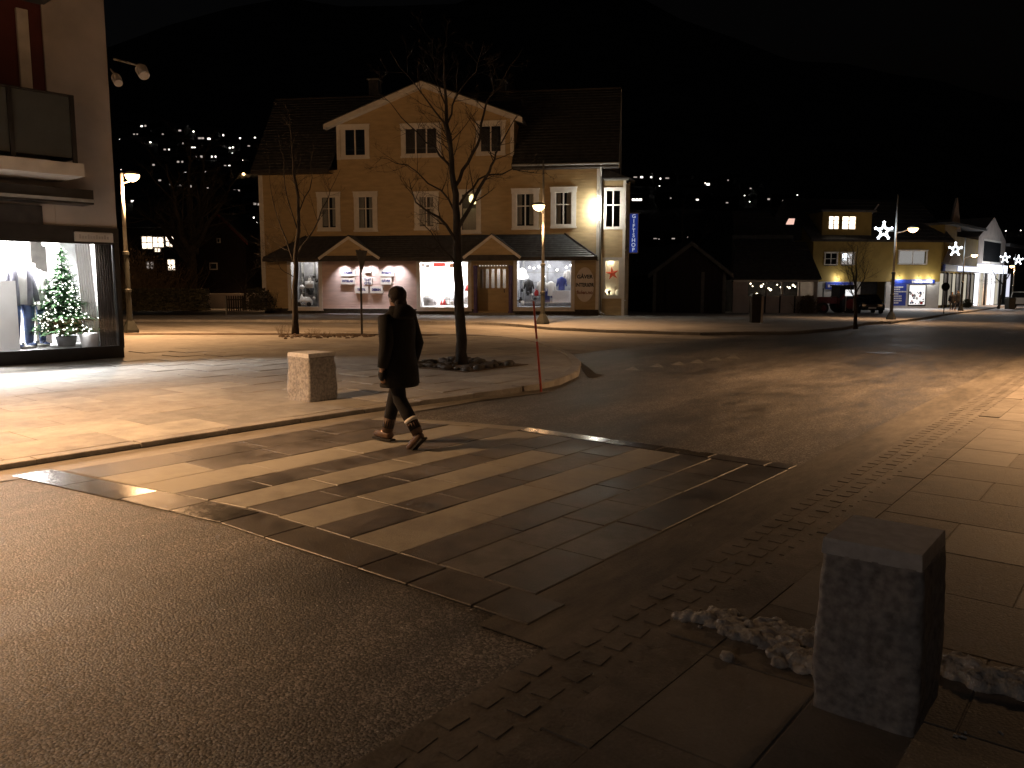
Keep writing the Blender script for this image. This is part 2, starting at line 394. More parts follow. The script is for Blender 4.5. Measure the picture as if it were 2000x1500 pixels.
KL = [(-8.22, -30), (-8.22, 7.4), (-7.95, 9.2), (-7.84, 10.3), (-7.95, 11.2), (-8.44, 12.48), (-9.48, 14.11), (-11.12, 15.99), (-14.06, 18.66),
      (-16.4, 19.6), (-18.5, 19.2), (-21.6, 17.2), (-28.5, 12.0), (-38, 5)]
def Zp(s):   # the plaza edge is almost flush at the crossing
    f = min(1, max(0, (s - 7.5) / 3)); return .055 + .045 * f
poly_sheet('plaza', KL + [(-38, -30)], Zp, M['plaza'])
HK = [(-70, -2), (-45, 13), (-32.7, 21.7), (-23.4, 27.2), (-18.2, 24.9), (-15.5, 24.7), (-12.2, 25.4), (-9.9, 28), (-9.4, 32), (-10.2, 40)]
for u, v in [(1740, 633), (1800, 623), (1890, 610), (1960, 600)]:
    t, s, z = gp(u, v); HK.append((t, s))
HK.append((HK[-1][0] - 6, 200))
poly_sheet('far_pavement', HK + [(-200, 200), (-200, -2)], .1, M['house_pave'])
KR = [(-1.63, -30), (-1.63, 24), (-1.8, 45), (-2.2, 200)]
poly_sheet('near_pavement', KR + [(9, 200), (9, -30)], .1, M['pave_right'])

def along(poly, step, start=0):
    pts = [Vector(p) for p in poly]; out = []; acc = -start
    for a, b in zip(pts, pts[1:]):
        L = (b - a).length; d = (b - a) / L
        while acc + step <= L or (acc < L and False):
            if acc >= 0: out.append((a + d * acc, a + d * min(L, acc + step)))
            acc += step
        acc -= L
        if acc < 0 and -acc > step: acc = 0
    return out
def smooth_poly(poly, n=3):
    p = [Vector(q) for q in poly]
    for _ in range(n):
        q = [p[0]]
        for a, b in zip(p, p[1:]): q += [a.lerp(b, .25), a.lerp(b, .75)]
        q.append(p[-1]); p = q
    return p
def resample(poly, step):
    p = [Vector(q) for q in poly]; out = [p[0]]; need = step
    for a, b in zip(p, p[1:]):
        L = (b - a).length; pos = 0
        while L - pos >= need: pos += need; out.append(a + (b - a) * (pos / L)); need = step
        need -= L - pos
    return out
def kerb(poly, parent, inward, step=1.0, w=.16, smooth=True, limit=999, h=.1, drop=None, m='kerb'):
    """kerb stones as single pieces along a polyline, standing on the pavement side"""
    pts = resample(smooth_poly(poly) if smooth else poly, step)
    for i, (a, b) in enumerate(zip(pts, pts[1:])):
        if i >= limit: break
        d = (b - a).normalized(); n = Vector((-d.y, d.x)) * inward
        g = .006; a2, b2 = a + d * g, b - d * g; o = n * w
        j = rnd.uniform(-.005, .005); k = rnd.uniform(-.004, .004)
        top = Zg(a.y) + (h(a.y) if callable(h) else h) + .012 + j; bot = Zg(a.y) - .05; f = n * -.012 + n * k
        if drop and drop(a): top = Zg(a.y) + .035
        mb = MB(); c = .007
        P = lambda p, z: (p.x, p.y, z)
        A, B, C, D = a2 + f, b2 + f, b2 + o, a2 + o
        A1, B1, C1, D1 = A + n * c + d * c * .4, B + n * c - d * c * .4, C - d * c * .4, D + d * c * .4
        mb.add([P(A, bot), P(B, bot), P(C, bot), P(D, bot), P(A, top - c), P(B, top - c), P(C, top - c), P(D, top - c), P(A1, top), P(B1, top), P(C1, top), P(D1, top)],
               [(0,1,5,4),(1,2,6,5),(2,3,7,6),(3,0,4,7),(4,5,9,8),(5,6,10,9),(6,7,11,10),(7,4,8,11),(8,9,10,11)])
        mb.build('kerbstone', M[m], parent)
kl = empty('plaza_kerb', kind='structure'); kerb([(p[0], max(p[1], -3)) if i == 0 else p for i, p in enumerate(KL[:13])], kl, 1, h=Zp)
kh = empty('far_kerb', kind='structure')
kerb(HK[2:14], kh, 1, step=1.2, drop=lambda p: -14.6 < p.x < -12.0 and p.y < 27)
kr = empty('near_kerb', kind='structure'); kerb([(-1.63, 1.2), (-1.63, 30)], kr, -1, smooth=False, w=.2, h=.094, m='pave_right')
# lighter slabs along the kerb in front of the house
# ---- gutter strips (sheets a few mm above the asphalt)
def strip(name, pts, off, m): return poly_sheet(name, pts, off, m, 0)
strip('gutter_strip', [(-8.22, -4), (-7.74, -4), (-7.74, 9.0), (-7.5, 10.4), (-7.84, 10.3), (-7.95, 9.2), (-8.22, 7.4)], .008, M['gutter'])
strip('road_edge_strip', [(-2.56, 2.9), (-2.11, 2.9), (-2.11, 26), (-2.56, 26)], .008, M['edge_strip'])
pt = [gp(u, v)[:2] for u, v in [(1108, 694), (1130, 705), (1148, 717), (1163, 730), (1180, 733), (1165, 737), (1148, 738), (1138, 725), (1132, 712)]]
strip('drain_patch', pt, .008, M['drain'])
# dust lying along the side street edge
strip('side_street_dust', [gp(u, v)[:2] for u, v in ((1112, 693), (1200, 681), (1290, 671), (1420, 659))] + [(-12.2, 25.3), (-15.5, 24.6), (-18.2, 24.8), (-23.4, 27.1), (-32.7, 21.6), (-45, 12.9), (-70, -2.1), (-60, -10), (-38, 5.05), (-28.5, 12.05), (-21.6, 17.25), (-18.5, 19.25), (-16.4, 19.65), (-14.06, 18.7), (-11.12, 16.03)], .004, M['dusty'])
strip('planting_strip', [(-18.2, 19.0), (-21.4, 16.9), (-27.5, 12.4), (-27.0, 11.7), (-21.6, 15.9), (-18.0, 18.2)], .112, M['soil'])

def tile_mesh(name, lx, ly, th, b, m):
    return MB().bevbox(-lx/2, lx/2, -ly/2, ly/2, -th, 0, b).mesh(name, m)
def put(me, name, parent, x, y, z, rz=0, tilt=0):
    o = bpy.data.objects.new(name, me); COL.objects.link(o); o.parent = parent
    o.location = (x, y, z); o.rotation_euler = (rnd.uniform(-tilt, tilt), rnd.uniform(-tilt, tilt), rz); return o
def inside(p, poly):
    c = False; n = len(poly); x, y = p
    for i in range(n):
        x1, y1 = poly[i]; x2, y2 = poly[(i + 1) % n]
        if (y1 > y) != (y2 > y) and x < (x2 - x1) * (y - y1) / (y2 - y1) + x1: c = not c
    return c
# ---- plaza slabs, laid across the street direction
M['plaza_b'] = ground_mat('plaza_stone_pale', (.25, .24, .22), (.52, .5, .46), .68, 60, sc=.7, bdist=.003)
M['plaza_c'] = ground_mat('plaza_stone_grey', (.17, .165, .155), (.4, .385, .36), .7, 60, sc=.6, bdist=.003)
pv = empty('plaza_paving', kind='structure')
tms = [tile_mesh('paving_slab', 1.19, .592, .03, .004, M[k]) for k in ('plaza', 'plaza', 'plaza', 'plaza_c', 'plaza_b')]
tms2 = [tile_mesh('paving_slab', .795, 1.194, .03, .004, M[k]) for k in ('plaza', 'plaza', 'plaza', 'plaza_c', 'plaza_b')]
PLAZA = KL + [(-38, -30)]; nt_ = 0
trA = gp(902, 714, .1)
for i in range(14):
    for j in range(16):
        x = -8.82 - .8 * i; y = -1.4 + 1.2 * j + (.6 if i % 2 else 0)
        ok = all(inside((x + dx * .58 - .0, y + dy * .75), PLAZA) for dx in (-1, 1) for dy in (-1, 1))
        if not ok or (x < -17.9 and y < 9.6) or nt_ >= 215: continue
        if abs(x - trA[0]) < 1.15 and abs(y - trA[1]) < 1.2: continue
        put(rnd.choice(tms2), 'paving_slab', pv, x, y, Zp(y) + .006 + rnd.uniform(-.0015, .0015), 0, .0015); nt_ += 1
# ---- near pavement slabs (running bond)
M['pave_b'] = ground_mat('pavement_stone_pale', (.15, .14, .13), (.28, .262, .243), .6, 70, sc=.9, bdist=.003)
nv = empty('near_paving', kind='structure')
pms = [tile_mesh('paving_slab', .966, .716, .03, .004, M[k]) for k in ('pave_right', 'pave_right', 'pave_b')]
for j in range(26):
    for i in range(7):
        x = -1.43 + .485 + .97 * i - (.485 if j % 2 else 0); y = .6 + .72 * j
        if x - .485 < -1.44:
            me = MB().bevbox(-.2395, .2395, -.358, .358, -.03, 0, .004).mesh('paving_slab', rnd.choice([M['pave_right'], M['pave_b']]))
            put(me, 'paving_slab', nv, -1.43 + .24, y, .105 + rnd.uniform(-.0012, .0012), 0, .001); continue
        put(rnd.choice(pms), 'paving_slab', nv, x, y, .105 + rnd.uniform(-.0012, .0012), 0, .001)
# ---- cobbled gutter
cb = empty('cobbled_gutter', kind='structure')
MB().box(-2.11, -1.63, 1.3, 26, -.02, .0192).build('mortar_bed', M['cobble'], cb)
cms = []
for k in range(6):
    q = random.Random(k); bm = bmesh.new(); bmesh.ops.create_cube(bm, size=1)
    for v in bm.verts: v.co.x *= .14 + q.uniform(-.012, .008); v.co.y *= .17 + q.uniform(-.02, .012); v.co.z *= .06
    bmesh.ops.bevel(bm, geom=bm.edges[:], offset=.026, segments=2, affect='EDGES')
    me = bpy.data.meshes.new('cobblestone'); bm.to_mesh(me); bm.free(); me.materials.append(M['cobble']); cms.append(me)
for j in range(92):
    for i in range(3):
        put(rnd.choice(cms), 'cobblestone', cb, -2.02 + .155 * i + rnd.uniform(-.01, .01), 1.42 + .183 * j + (.06 if i == 1 else 0) + rnd.uniform(-.014, .014), -.0075 + rnd.uniform(-.001, .002), rnd.uniform(-.1, .1), .008)
# ---- raised stone crossing
cr = empty('stone_crossing', kind='structure')
def sN(t): return 2.69 + (t + 7.75) * (.36 / 2.55) if t < -5.2 else 3.05
def sF(t): return 7.02 + (t + 7.5) * .32 if t < -6.0 else 7.5
poly_sheet('mortar_bed', [(-7.74, 2.7), (-5.2, 3.06), (-2.57, 3.06), (-2.57, 7.5), (-6.0, 7.5), (-7.74, 7.0)], .006, M['joint'], 0, parent=cr)
def slab(x0, x1, y0, y1, m, z=.011, name='stone_slab', y0b=None, y1b=None):
    """one slab, possibly with a skew end"""
    y0b = y0 if y0b is None else y0b; y1b = y1 if y1b is None else y1b
    g = .005; b = .005; z += rnd.uniform(-.0025, .0025); q = [rnd.uniform(-.001, .001) for _ in range(4)]
    c = [(x0+g, y0+g), (x1-g, y0b+g), (x1-g, y1b-g), (x0+g, y1-g)]
    c = [(p[0] + rnd.uniform(-.004, .004), p[1] + rnd.uniform(-.006, .006)) for p in c]
    ins = [(b, b), (-b, b), (-b, -b), (b, -b)]
    mb = MB(); mb.add([(*p, -.02) for p in c] + [(*p, z - .004) for p in c] + [(p[0]+i[0], p[1]+i[1], z + qq) for p, i, qq in zip(c, ins, q)],
       [(0,1,5,4),(1,2,6,5),(2,3,7,6),(3,0,4,7),(4,5,9,8),(5,6,10,9),(6,7,11,10),(7,4,8,11),(8,9,10,11)])
    return mb.build(name, M[m], cr)
rows = [(-7.74, -7.2, .85, 'd'), (-7.2, -6.66, .8, 'a'), (-6.66, -6.16, 1.0, 'L'), (-6.16, -5.76, .72, 'd'), (-5.76, -5.34, .95, 'L'),
        (-5.34, -4.95, .62, 'd'), (-4.95, -4.52, .85, 'm'), (-4.52, -4.14, .7, 'd'), (-4.14, -3.66, 1.1, 'L'), (-3.66, -3.32, .85, 'd'),
        (-3.32, -2.95, .62, 'g'), (-2.95, -2.57, .8, 'k')]
for x0, x1, ln, ty in rows:
    xm = (x0 + x1) / 2; a = sN(xm) + .35; e = sF(xm) - .24
    n = max(2, round((e - a) / ln)); cuts = [a + (e - a) * i / n + (rnd.uniform(-.09, .09) if 0 < i < n else 0) for i in range(n + 1)]
    for i in range(n):
        y0, y1 = cuts[i], cuts[i + 1]; ym = (y0 + y1) / 2
        if ty == 'L': m = 'slab_light'
        elif ty == 'd': m = 'slab_dark' if rnd.random() > .06 else 'slab_mid'
        elif ty == 'a': m = 'slab_light' if i == 0 else 'slab_dark'
        elif ty == 'm': m = 'slab_light' if (ym < 3.9 or 4.4 < ym < 6.1) else 'slab_dark'
        elif ty == 'g': m = 'slab_mid' if i < 5 else 'slab_dark'
        else: m = 'slab_mid' if i == 1 else 'slab_dark'
        sk0 = sN(x1) - sN(x0) if i == 0 else 0; sk1 = sF(x1) - sF(x0) if i == n - 1 else 0
        slab(x0, x1, y0 - sk0/2, y1 - sk1/2, m, y0b=y0 + sk0/2, y1b=y1 + sk1/2)
# border rows: near edge long dark slabs, far edge pale narrow slabs
x = -7.9
k = 0
for ln in (.75, .8, .62, .58, .55, .95, .42, .5, .38):
    x1 = min(x + ln, -2.12)
    k += 1; slab(x, x1, sN(x), sN(x) + .34, 'slab_wet' if k in (1, 2, 4) else 'slab_edge', .013, 'edge_slab', sN(x1), sN(x1) + .34); x = x1
x = -7.72
while x < -2.6:
    x1 = min(x + .62 + rnd.uniform(-.05, .05), -2.57)
    slab(x, x1, sF(x) - .23, sF(x), 'slab_light' if x < -6.2 else ('slab_wet' if x < -3.9 else 'slab_dark'), .013, 'edge_slab', sF(x1) - .23, sF(x1)); x = x1
# painted yield teeth at the mouth of the side street
tt = empty('yield_line', kind='structure')
for u, v in [(1235, 721), (1283, 715), (1325, 711), (1362, 707), (1398, 702), (1432, 698)]:
    a = gp(u - 16, v + 2); b = gp(u + 14, v + 3); c = gp(u + 2, v - 5)
    mb = MB(); mb.add([(*a[:2], .004), (*b[:2], .004), (*c[:2], .004)], [(0, 1, 2)]); mb.build('painted_tooth', M['marking'], tt)
t, s, z = gp(1722, 689)
mb = MB(); mb.lathe([(.36, 0), (.36, .006), (.3, .008), (.28, .004), (0.01, .006)], 24); mb.build('manhole_cover', M['iron'], None, loc=(t, s, z), label='round iron manhole cover set in the main road', cat='manhole cover')

# ================================================================== STREET LAMPS
def street_lamp(name, base, arm_deg, arm, head_z, top_z, label, power=1500, lens=(.26, .22), group='sodium street lamps', cone=142, col=SODIUM, spill=.04):
    t = empty(name, base, 0, label, 'street lamp', group)
    mb = MB(); mb.add([(x*.2, y*.2, 0) for x, y in ((-1,-1),(1,-1),(1,1),(-1,1))] + [(x*.2, y*.2, .1) for x, y in ((-1,-1),(1,-1),(1,1),(-1,1))] + [(x*.085, y*.085, .42) for x, y in ((-1,-1),(1,-1),(1,1),(-1,1))],
           [(3,2,1,0),(0,1,5,4),(1,2,6,5),(2,3,7,6),(3,0,4,7),(4,5,9,8),(5,6,10,9),(6,7,11,10),(7,4,8,11),(8,9,10,11)])
    mb.build('base', M['pole'], t)
    f = head_z / 5.0
    MB().lathe([(.095, .35), (.088, 1.3*f), (.11, 1.32*f), (.11, 1.4*f), (.085, 1.42*f), (.08, 2.5*f), (.105, 2.52*f), (.105, 2.6*f), (.07, 2.62*f)], 14).build('lower_pole', M['pole'], t, smooth=False)
    MB().lathe([(.062, 2.6*f), (.05, head_z + .05), (.03, top_z)], 12).build('upper_pole', M['pole_up'], t, smooth=True)
    a = R(arm_deg); d = Vector((math.cos(a), math.sin(a), 0)); hz = head_z
    MB().tube([(0, 0, hz - .25), d * .3 + Vector((0, 0, hz - .2)), d * (arm - .15) + Vector((0, 0, hz - .02)), d * arm + Vector((0, 0, hz + .02))], [.03, .028, .024, .03], 8).build('arm', M['pole_up'], t)
    hd = MB().loft([(0,0,.0,lens[0]*1.06,lens[0]*.9),(0,0,.06,lens[0]*.98,lens[0]*.8),(0,0,.11,lens[0]*.6,lens[0]*.5),(0,0,.13,.04,.04)], 16).build('lamp_head', M['head'], t, smooth=True)
    hd.location = d * arm + Vector((0, 0, hz)); 
    ln = MB().loft([(0,0,0,lens[0],lens[0]*.85),(0,0,-lens[1]*.5,lens[0]*.86,lens[0]*.72),(0,0,-lens[1]*.85,lens[0]*.5,lens[0]*.42),(0,0,-lens[1],.03,.03)], 16).build('lens', M['sodium'], t, smooth=True)
    ln.location = d * arm + Vector((0, 0, hz - .003))
    ld = bpy.data.lights.new('sodium_light', 'SPOT'); ld.energy = power; ld.color = col; ld.shadow_soft_size = .09; ld.spot_size = R(cone); ld.spot_blend = .65
    lo = bpy.data.objects.new('sodium_light', ld); COL.objects.link(lo); lo.parent = t; lo.location = d * arm + Vector((0, 0, hz - lens[1] - .1))
    l2 = bpy.data.lights.new('lens_spill', 'POINT'); l2.energy = power * spill; l2.color = col; l2.shadow_soft_size = .2
    o2 = bpy.data.objects.new('lens_spill', l2); COL.objects.link(o2); o2.parent = t; o2.location = lo.location + Vector((0, 0, -.12))
    return t
PW = 1500
b1 = gp(1060, 633, .1)
street_lamp('street_lamp', b1, 39 - 90 - 15, .8, 4.75, 6.6, 'street lamp on the pavement right in front of the yellow house shop window', PW * 1.3)
b2 = gp(255, 650, .1)
street_lamp('street_lamp', b2, 39 - 20, .45, 5.2, 5.3, 'street lamp with flared foot beside the corner of the clothes shop', PW * 2.0, spill=.2, cone=174)
b3 = gp(1740, 624, .1)
street_lamp('street_lamp', b3, 39 + 5, .95, 4.85, 6.6, 'street lamp with the largest glowing star, in front of the blue shop poster', PW * .9)
b4 = gp(1876, 607, .1)
street_lamp('street_lamp', b4, 39 + 5, .95, 4.9, 6.4, 'street lamp with a star, next to the walking couple', PW * .9)
street_lamp('street_lamp', (-11.0, 1.9, .1), 0, .8, 5.0, 5.6, 'street lamp on the plaza left of the view, nearest the crossing', PW * 1.9, cone=130)
street_lamp('street_lamp', (1.6, -13, .1), 180, .9, 5.0, 5.6, 'added unseen street lamp behind the viewer, brightening the near bollard and pavement', PW * .55, cone=172, col=(1, .82, .7))  # unseen lamp added to lift the near bollard and foreground
street_lamp('street_lamp', (.9, 16.0, .1), 180, .9, 5.0, 5.6, 'street lamp on the near pavement beyond the grey bollard', PW * 2.8, cone=146)
b5 = gp(1976, 598, .1)
street_lamp('street_lamp', b5, 39 + 180, .3, 4.5, 5.8, 'street lamp behind the white van, farthest along the pavement', PW * .8)
street_lamp('street_lamp', (.9, 44, Zg(44) + .1), 180, .9, 5.0, 5.6, 'street lamp on the near pavement far up the street', PW * 1.8)
street_lamp('street_lamp', (.7, 82, Zg(82) + .1), 180, .9, 5.0, 5.6, 'added unseen street lamp far along the near pavement, brightening the white van', PW * 2, cone=165)  # lamp added out of view to light the white van and far road
# ---- star decorations on the lamps
def star_deco(cx, cy, base, size, label, tilt=0):
    Y = (base[0] * -ST + base[1] * CT)
    x, y, z = atY(cx, cy, Y); r = size * .44 / F_PX * Y
    t = empty('star_decoration', (x, y, z), TH, label, 'star light', 'light stars on the street lamps')
    def star(r0, r1, th, dx=0, dz=0):
        pts = []
        for k in range(11):
            a = math.pi/2 + k * math.pi/5; q = r0 if k % 2 == 0 else r1
            pts.append((dx + q * math.cos(a), 0, dz + q * math.sin(a)))
        return MB().tube(pts, th, 5, False)
    star(r, r*.45, r*.04).build('outer_star', M['star'], t)
    star(r*.62, r*.27, r*.035).build('inner_star', M['star'], t)
    for k in range(5):
        a = math.pi/2 + k*2*math.pi/5
        star(r*.2, r*.09, r*.035, r*1.02*math.cos(a), r*1.02*math.sin(a)).build('small_star', M['star'], t)
    px = (base[0] * CT + base[1] * ST); 
    MB().tube([(r*.4, 0, 0), (r*1.25, 0, 0)], .015, 6).build('bracket', M['pole_up'], t)
    ld = bpy.data.lights.new('star_light', 'POINT'); ld.energy = 90; ld.color = (.8, .9, 1); ld.shadow_soft_size = .4
    lo = bpy.data.objects.new('star_light', ld); COL.objects.link(lo); lo.parent = t; lo.location = (0, -.4, 0)
    return t
star_deco(1726, 451, b3, 36, 'largest glowing star, on the lamp before the yellow shop')
star_deco(1866, 487, b4, 27, 'glowing star on the lamp by the walking couple')
star_deco(1963, 504, (b5[0]*1.0, b5[1]*1.0), 20, 'glowing star above the parked white van, nearer of the two')
star_deco(1989, 508, (b5[0]+3, b5[1]+8), 19, 'glowing star at the edge of the view, farthest of the row')

# ================================================================== BOLLARDS AND SNOW
def bollard(name, x0, x1, y0, y1, z0, h, label, seed, taper=.03, bow=.02):
    cx, cy = (x0 + x1)/2, (y0 + y1)/2; hx, hy = (x1-x0)/2, (y1-y0)/2
    t = empty(name, (cx, cy, z0), 0, label, 'bollard', 'granite bollards at the crossing')
    n = 44; q = random.Random(seed); bm = bmesh.new()
    from mathutils import noise
    hb = h - .055
    def grid(fn, nu, nv, tv):
        vs = [[bm.verts.new(fn(i/nu, j/nv)) for i in range(nu+1)] for j in range(nv+1)]
        for j in range(nv):
            for i in range(nu): bm.faces.new((vs[j][i], vs[j][i+1], vs[j+1][i+1], vs[j+1][i]))
    per = 4 * 18
    vs = []
    for j in range(36):
        w = j / 35; z = hb * w; row = []
        k = 1 - taper * w**2 + bow * math.sin(w * math.pi)
        for i in range(per):
            side = i // 18; f = (i % 18) / 18 * 2 - 1
            p = [(f, -1), (1, f), (-f, 1), (-1, -f)][side]
            x, y = p[0] * hx * k, p[1] * hy * k
            c = Vector((x, y, z)); nn = noise.noise(c * 7 + Vector((seed, 0, 0))) * .009 + noise.noise(c * 26) * .0035
            edge = max(0, abs(f) - .8) / .2
            r = 1 + nn / hx - edge**2 * (.035 + .03 * noise.noise(Vector((side * 3.1, seed, z * 9))))
            row.append(bm.verts.new((x * r, y * r, z)))
        vs.append(row)
    for j in range(35):
        for i in range(per): bm.faces.new((vs[j][i], vs[j][(i+1) % per], vs[j+1][(i+1) % per], vs[j+1][i]))
    bm.faces.new(vs[-1])
    me = bpy.data.meshes.new('shaft'); bm.to_mesh(me); bm.free(); me.materials.append(M['granite'])
    for p_ in me.polygons: p_.use_smooth = True
    o = bpy.data.objects.new('shaft', me); COL.objects.link(o); o.parent = t
    a = 1 - taper; mb = MB(); b = .012
    mb.hexa([(-hx*a, -hy*a, hb-.004), (hx*a, -hy*a, hb-.004), (hx*a, hy*a, hb-.004), (-hx*a, hy*a, hb-.004), (-hx*a*.985, -hy*a*.985, h-b), (hx*a*.985, -hy*a*.985, h-b), (hx*a*.985, hy*a*.985, h-b), (-hx*a*.985, hy*a*.985, h-b)])
    c = .97 * a; d = .985 * a
    mb.add([(-hx*d, -hy*d, h-b), (hx*d, -hy*d, h-b), (hx*d, hy*d, h-b), (-hx*d, hy*d, h-b), (-hx*c, -hy*c, h), (hx*c, -hy*c, h), (hx*c, hy*c, h), (-hx*c, hy*c, h)], [(0,1,5,4),(1,2,6,5),(2,3,7,6),(3,0,4,7),(4,5,6,7)])
    mb.build('cut_top', M['granite_top'], t)
    return t
bollard('stone_bollard', -.93, -.565, 2.97, 3.38, .1, .67, 'dark frosted granite bollard on the near pavement with snow at its foot', 3, taper=.06, bow=.035)
bollard('stone_bollard', -9.75, -9.23, 6.93, 7.43, .04, .705, 'sunlike lamp-lit granite bollard on the plaza behind the walking person', 8, taper=.06, bow=.01)
bpy.data.objects['stone_bollard.001']['label'] = 'granite bollard on the plaza left of the walking person, one side lit orange'
def snow_heap(pts, label, seed, rmax):
    q = random.Random(seed); mb = MB()
    for (x, y, w, n) in pts:
        for k in range(n):
            r = rmax * (.2 + .8 * q.random() ** 2.2); px, py = x + q.gauss(0, w), y + q.gauss(0, w*.6)
            mb.blob((px, py, .1 + r * q.uniform(.1, .9)), r, seed=q.randint(0, 9999), sub=2 if r > .02 else 1, amp=.12, sq=(1, 1, .8))
    o = mb.build('snow_heap', M['snow'], None)
    md = o.modifiers.new('fuse', 'REMESH'); md.mode = 'VOXEL'; md.voxel_size = .009
    dg = bpy.context.evaluated_depsgraph_get(); me = bpy.data.meshes.new_from_object(o.evaluated_get(dg)); o.modifiers.clear(); o.data = me; me.name = 'snow_heap'
    from mathutils import noise
    for v in me.vertices: v.co += v.normal * (noise.noise(v.co * 70) * .006 + noise.noise(v.co * 190) * .003)
    for p_ in me.polygons: p_.use_smooth = True
    return tag(o, label, 'snow heap', 'leftover snow by the near bollard')
snow_heap([(-1.66, 3.42, .03, 40), (-1.54, 3.5, .05, 120), (-1.4, 3.44, .07, 180), (-1.26, 3.5, .08, 220), (-1.12, 3.54, .08, 200), (-1.17, 3.34, .06, 150), (-1.05, 3.3, .05, 110), (-.99, 3.4, .05, 90)], 'lumpy grey snow heap left of the near granite bollard', 4, .036)
snow_heap([(-.5, 3.62, .05, 80), (-.4, 3.6, .06, 120), (-.28, 3.62, .07, 150), (-.12, 3.64, .08, 150), (.05, 3.7, .08, 110)], 'lumpy snow heap right of the near granite bollard, at the picture edge', 5, .05)
snow_heap([(-1.34, 3.14, .012, 12)], 'fist-sized snow lump in front of the left snow heap', 6, .035)
snow_heap([(-.34, 3.2, .02, 10), (-.42, 3.1, .02, 5)], 'small snow crumbs in the shadow behind the near bollard', 7, .02)
# ---- snow pole
t0 = gp(1057, 766, 0); tp = empty('snow_pole', (t0[0], t0[1], 0), 0, 'thin leaning orange snow pole at the plaza kerb', 'snow pole')
top = atY(1042, 588, t0[0] * -ST + t0[1] * CT); dv = Vector(top) - Vector(t0)
MB().tube([(0, 0, 0), dv], [.02, .016], 8).build('rod', M['orange'], tp)
MB().tube([dv * .56, dv * .59], [.0215, .021], 8).build('reflector_band', M['reflect'], tp)
# ================================================================== YELLOW HOUSE
HF = Frame(4.72, 43.77, -8.1, .1)
house = empty('yellow_house', HF.loc, HF.rz, 'large yellow clapboard house with gift shop, slate canopy and wide front gable', 'house')
W_ = -HF.P(510, 470)[0]; EZ = HF.P(1165, 322)[1]
def rect(u0, u1, v0, v1, yo=0):
    a = HF.P(u0, v0, yo); b = HF.P(u1, v1, yo); um = (u0 + u1) / 2
    return (a[0], b[0], HF.P(um, v1, yo)[1], HF.P(um, v0, yo)[1])
# dormer outline in the facade plane
dap = HF.P(822, 160); dl = HF.P(657, 250)[0]; dr = HF.P(1004, 240)[0]; dle = HF.P(657, 237)[1]; 
dlz = HF.P(657, 243)[1]
def fspan(z):
    if z <= EZ - .1: return (-W_, -.02)
    if z <= dlz: return (dl, dr)
    f = (z - dlz) / (dap[1] - dlz)
    if f >= .97: return None
    return (dl + (dap[0] - dl) * f, dr + (dap[0] - dr) * f)
upw = [(619, 666, 375, 452), (691, 738, 374, 453), (809, 857, 374, 450), (893, 939, 370, 457), (1000, 1052, 368, 449), (1076, 1125, 365, 446)]
dow = [(665, 722, 243, 311, 2), (783, 862, 241, 308, 3), (930, 987, 236, 304, 2)]
shop = [(561, 631, 508, 605), (813, 921, 508, 606), (1003, 1122, 505, 606)]
upr = [rect(*q) for q in upw]; dor = [rect(*q[:4]) for q in dow]; shr = [rect(*q) for q in shop]
door = rect(926, 1001, 508, 612); door = (door[0], door[1], 0, door[3])
def inset(r, k=.05): return (r[0] + k, r[1] - k, r[2] + k, r[3] - k)
ops = [inset(r) for r in upr + dor + shr] + [door]
pk0, pk1 = shr[0][1] - .03, shr[1][0] + .03
CZ = HF.P(800, 460)[1]    # canopy top at the wall
zc = .28
for xa_, xb_ in ((-W_, pk0), (pk1, -.02)):
    mb = MB(); cladding(mb, zc, CZ, .14, lambda z: (xa_, xb_), ops); mb.build('lower_cladding', M['yellow'], house)
mb = MB(); cladding(mb, zc, CZ, .14, lambda z: (pk0, pk1), ops); mb.build('pale_cladding', M['pinkwall'], house)
mb = MB(); cladding(mb, CZ + .01, EZ - .12, .14, fspan, ops); cladding(mb, EZ - .12, dap[1] - .15, .14, fspan, ops); mb.build('upper_cladding', M['yellow'], house)
mb = MB()
for p, q in free(-W_ + .05, -.05, [(door[0], door[1])]): mb.box(p, q, .02, .3, -.25, zc)
mb.build('plinth', M['plinth'], house)
# side and rear walls
DEP = 9.0
mb = MB(); mb.box(-.14, -.02, .12, DEP, -.2, EZ); mb.box(-W_, -W_ + .12, .12, DEP, -.2, EZ); mb.box(-W_ + .12, -.14, DEP - .12, DEP, -.2, EZ)
gz_ = HF.P(1210, 173, DEP/2)[1] - .35; mb.prism([(-.14, .12, EZ), (-.14, DEP, EZ), (-.14, DEP/2, gz_)], (.12, 0, 0)); mb.prism([(-W_, .12, EZ), (-W_, DEP, EZ), (-W_, DEP/2, gz_)], (.12, 0, 0))
mb.build('side_wall', M['yellow'], house)
# corner boards
for x in (-W_ - .02, -.2):
    MB().box(x, x + .24, -.05, .1, zc, EZ - .05).build('corner_board', M['white'], house)
for x, s in ((dl, 1), (dr, -1)):
    MB().box(min(x, x + s*.2), max(x, x + s*.2), -.045, .12, EZ + .55, dlz + .1).build('corner_board', M['white'], house)
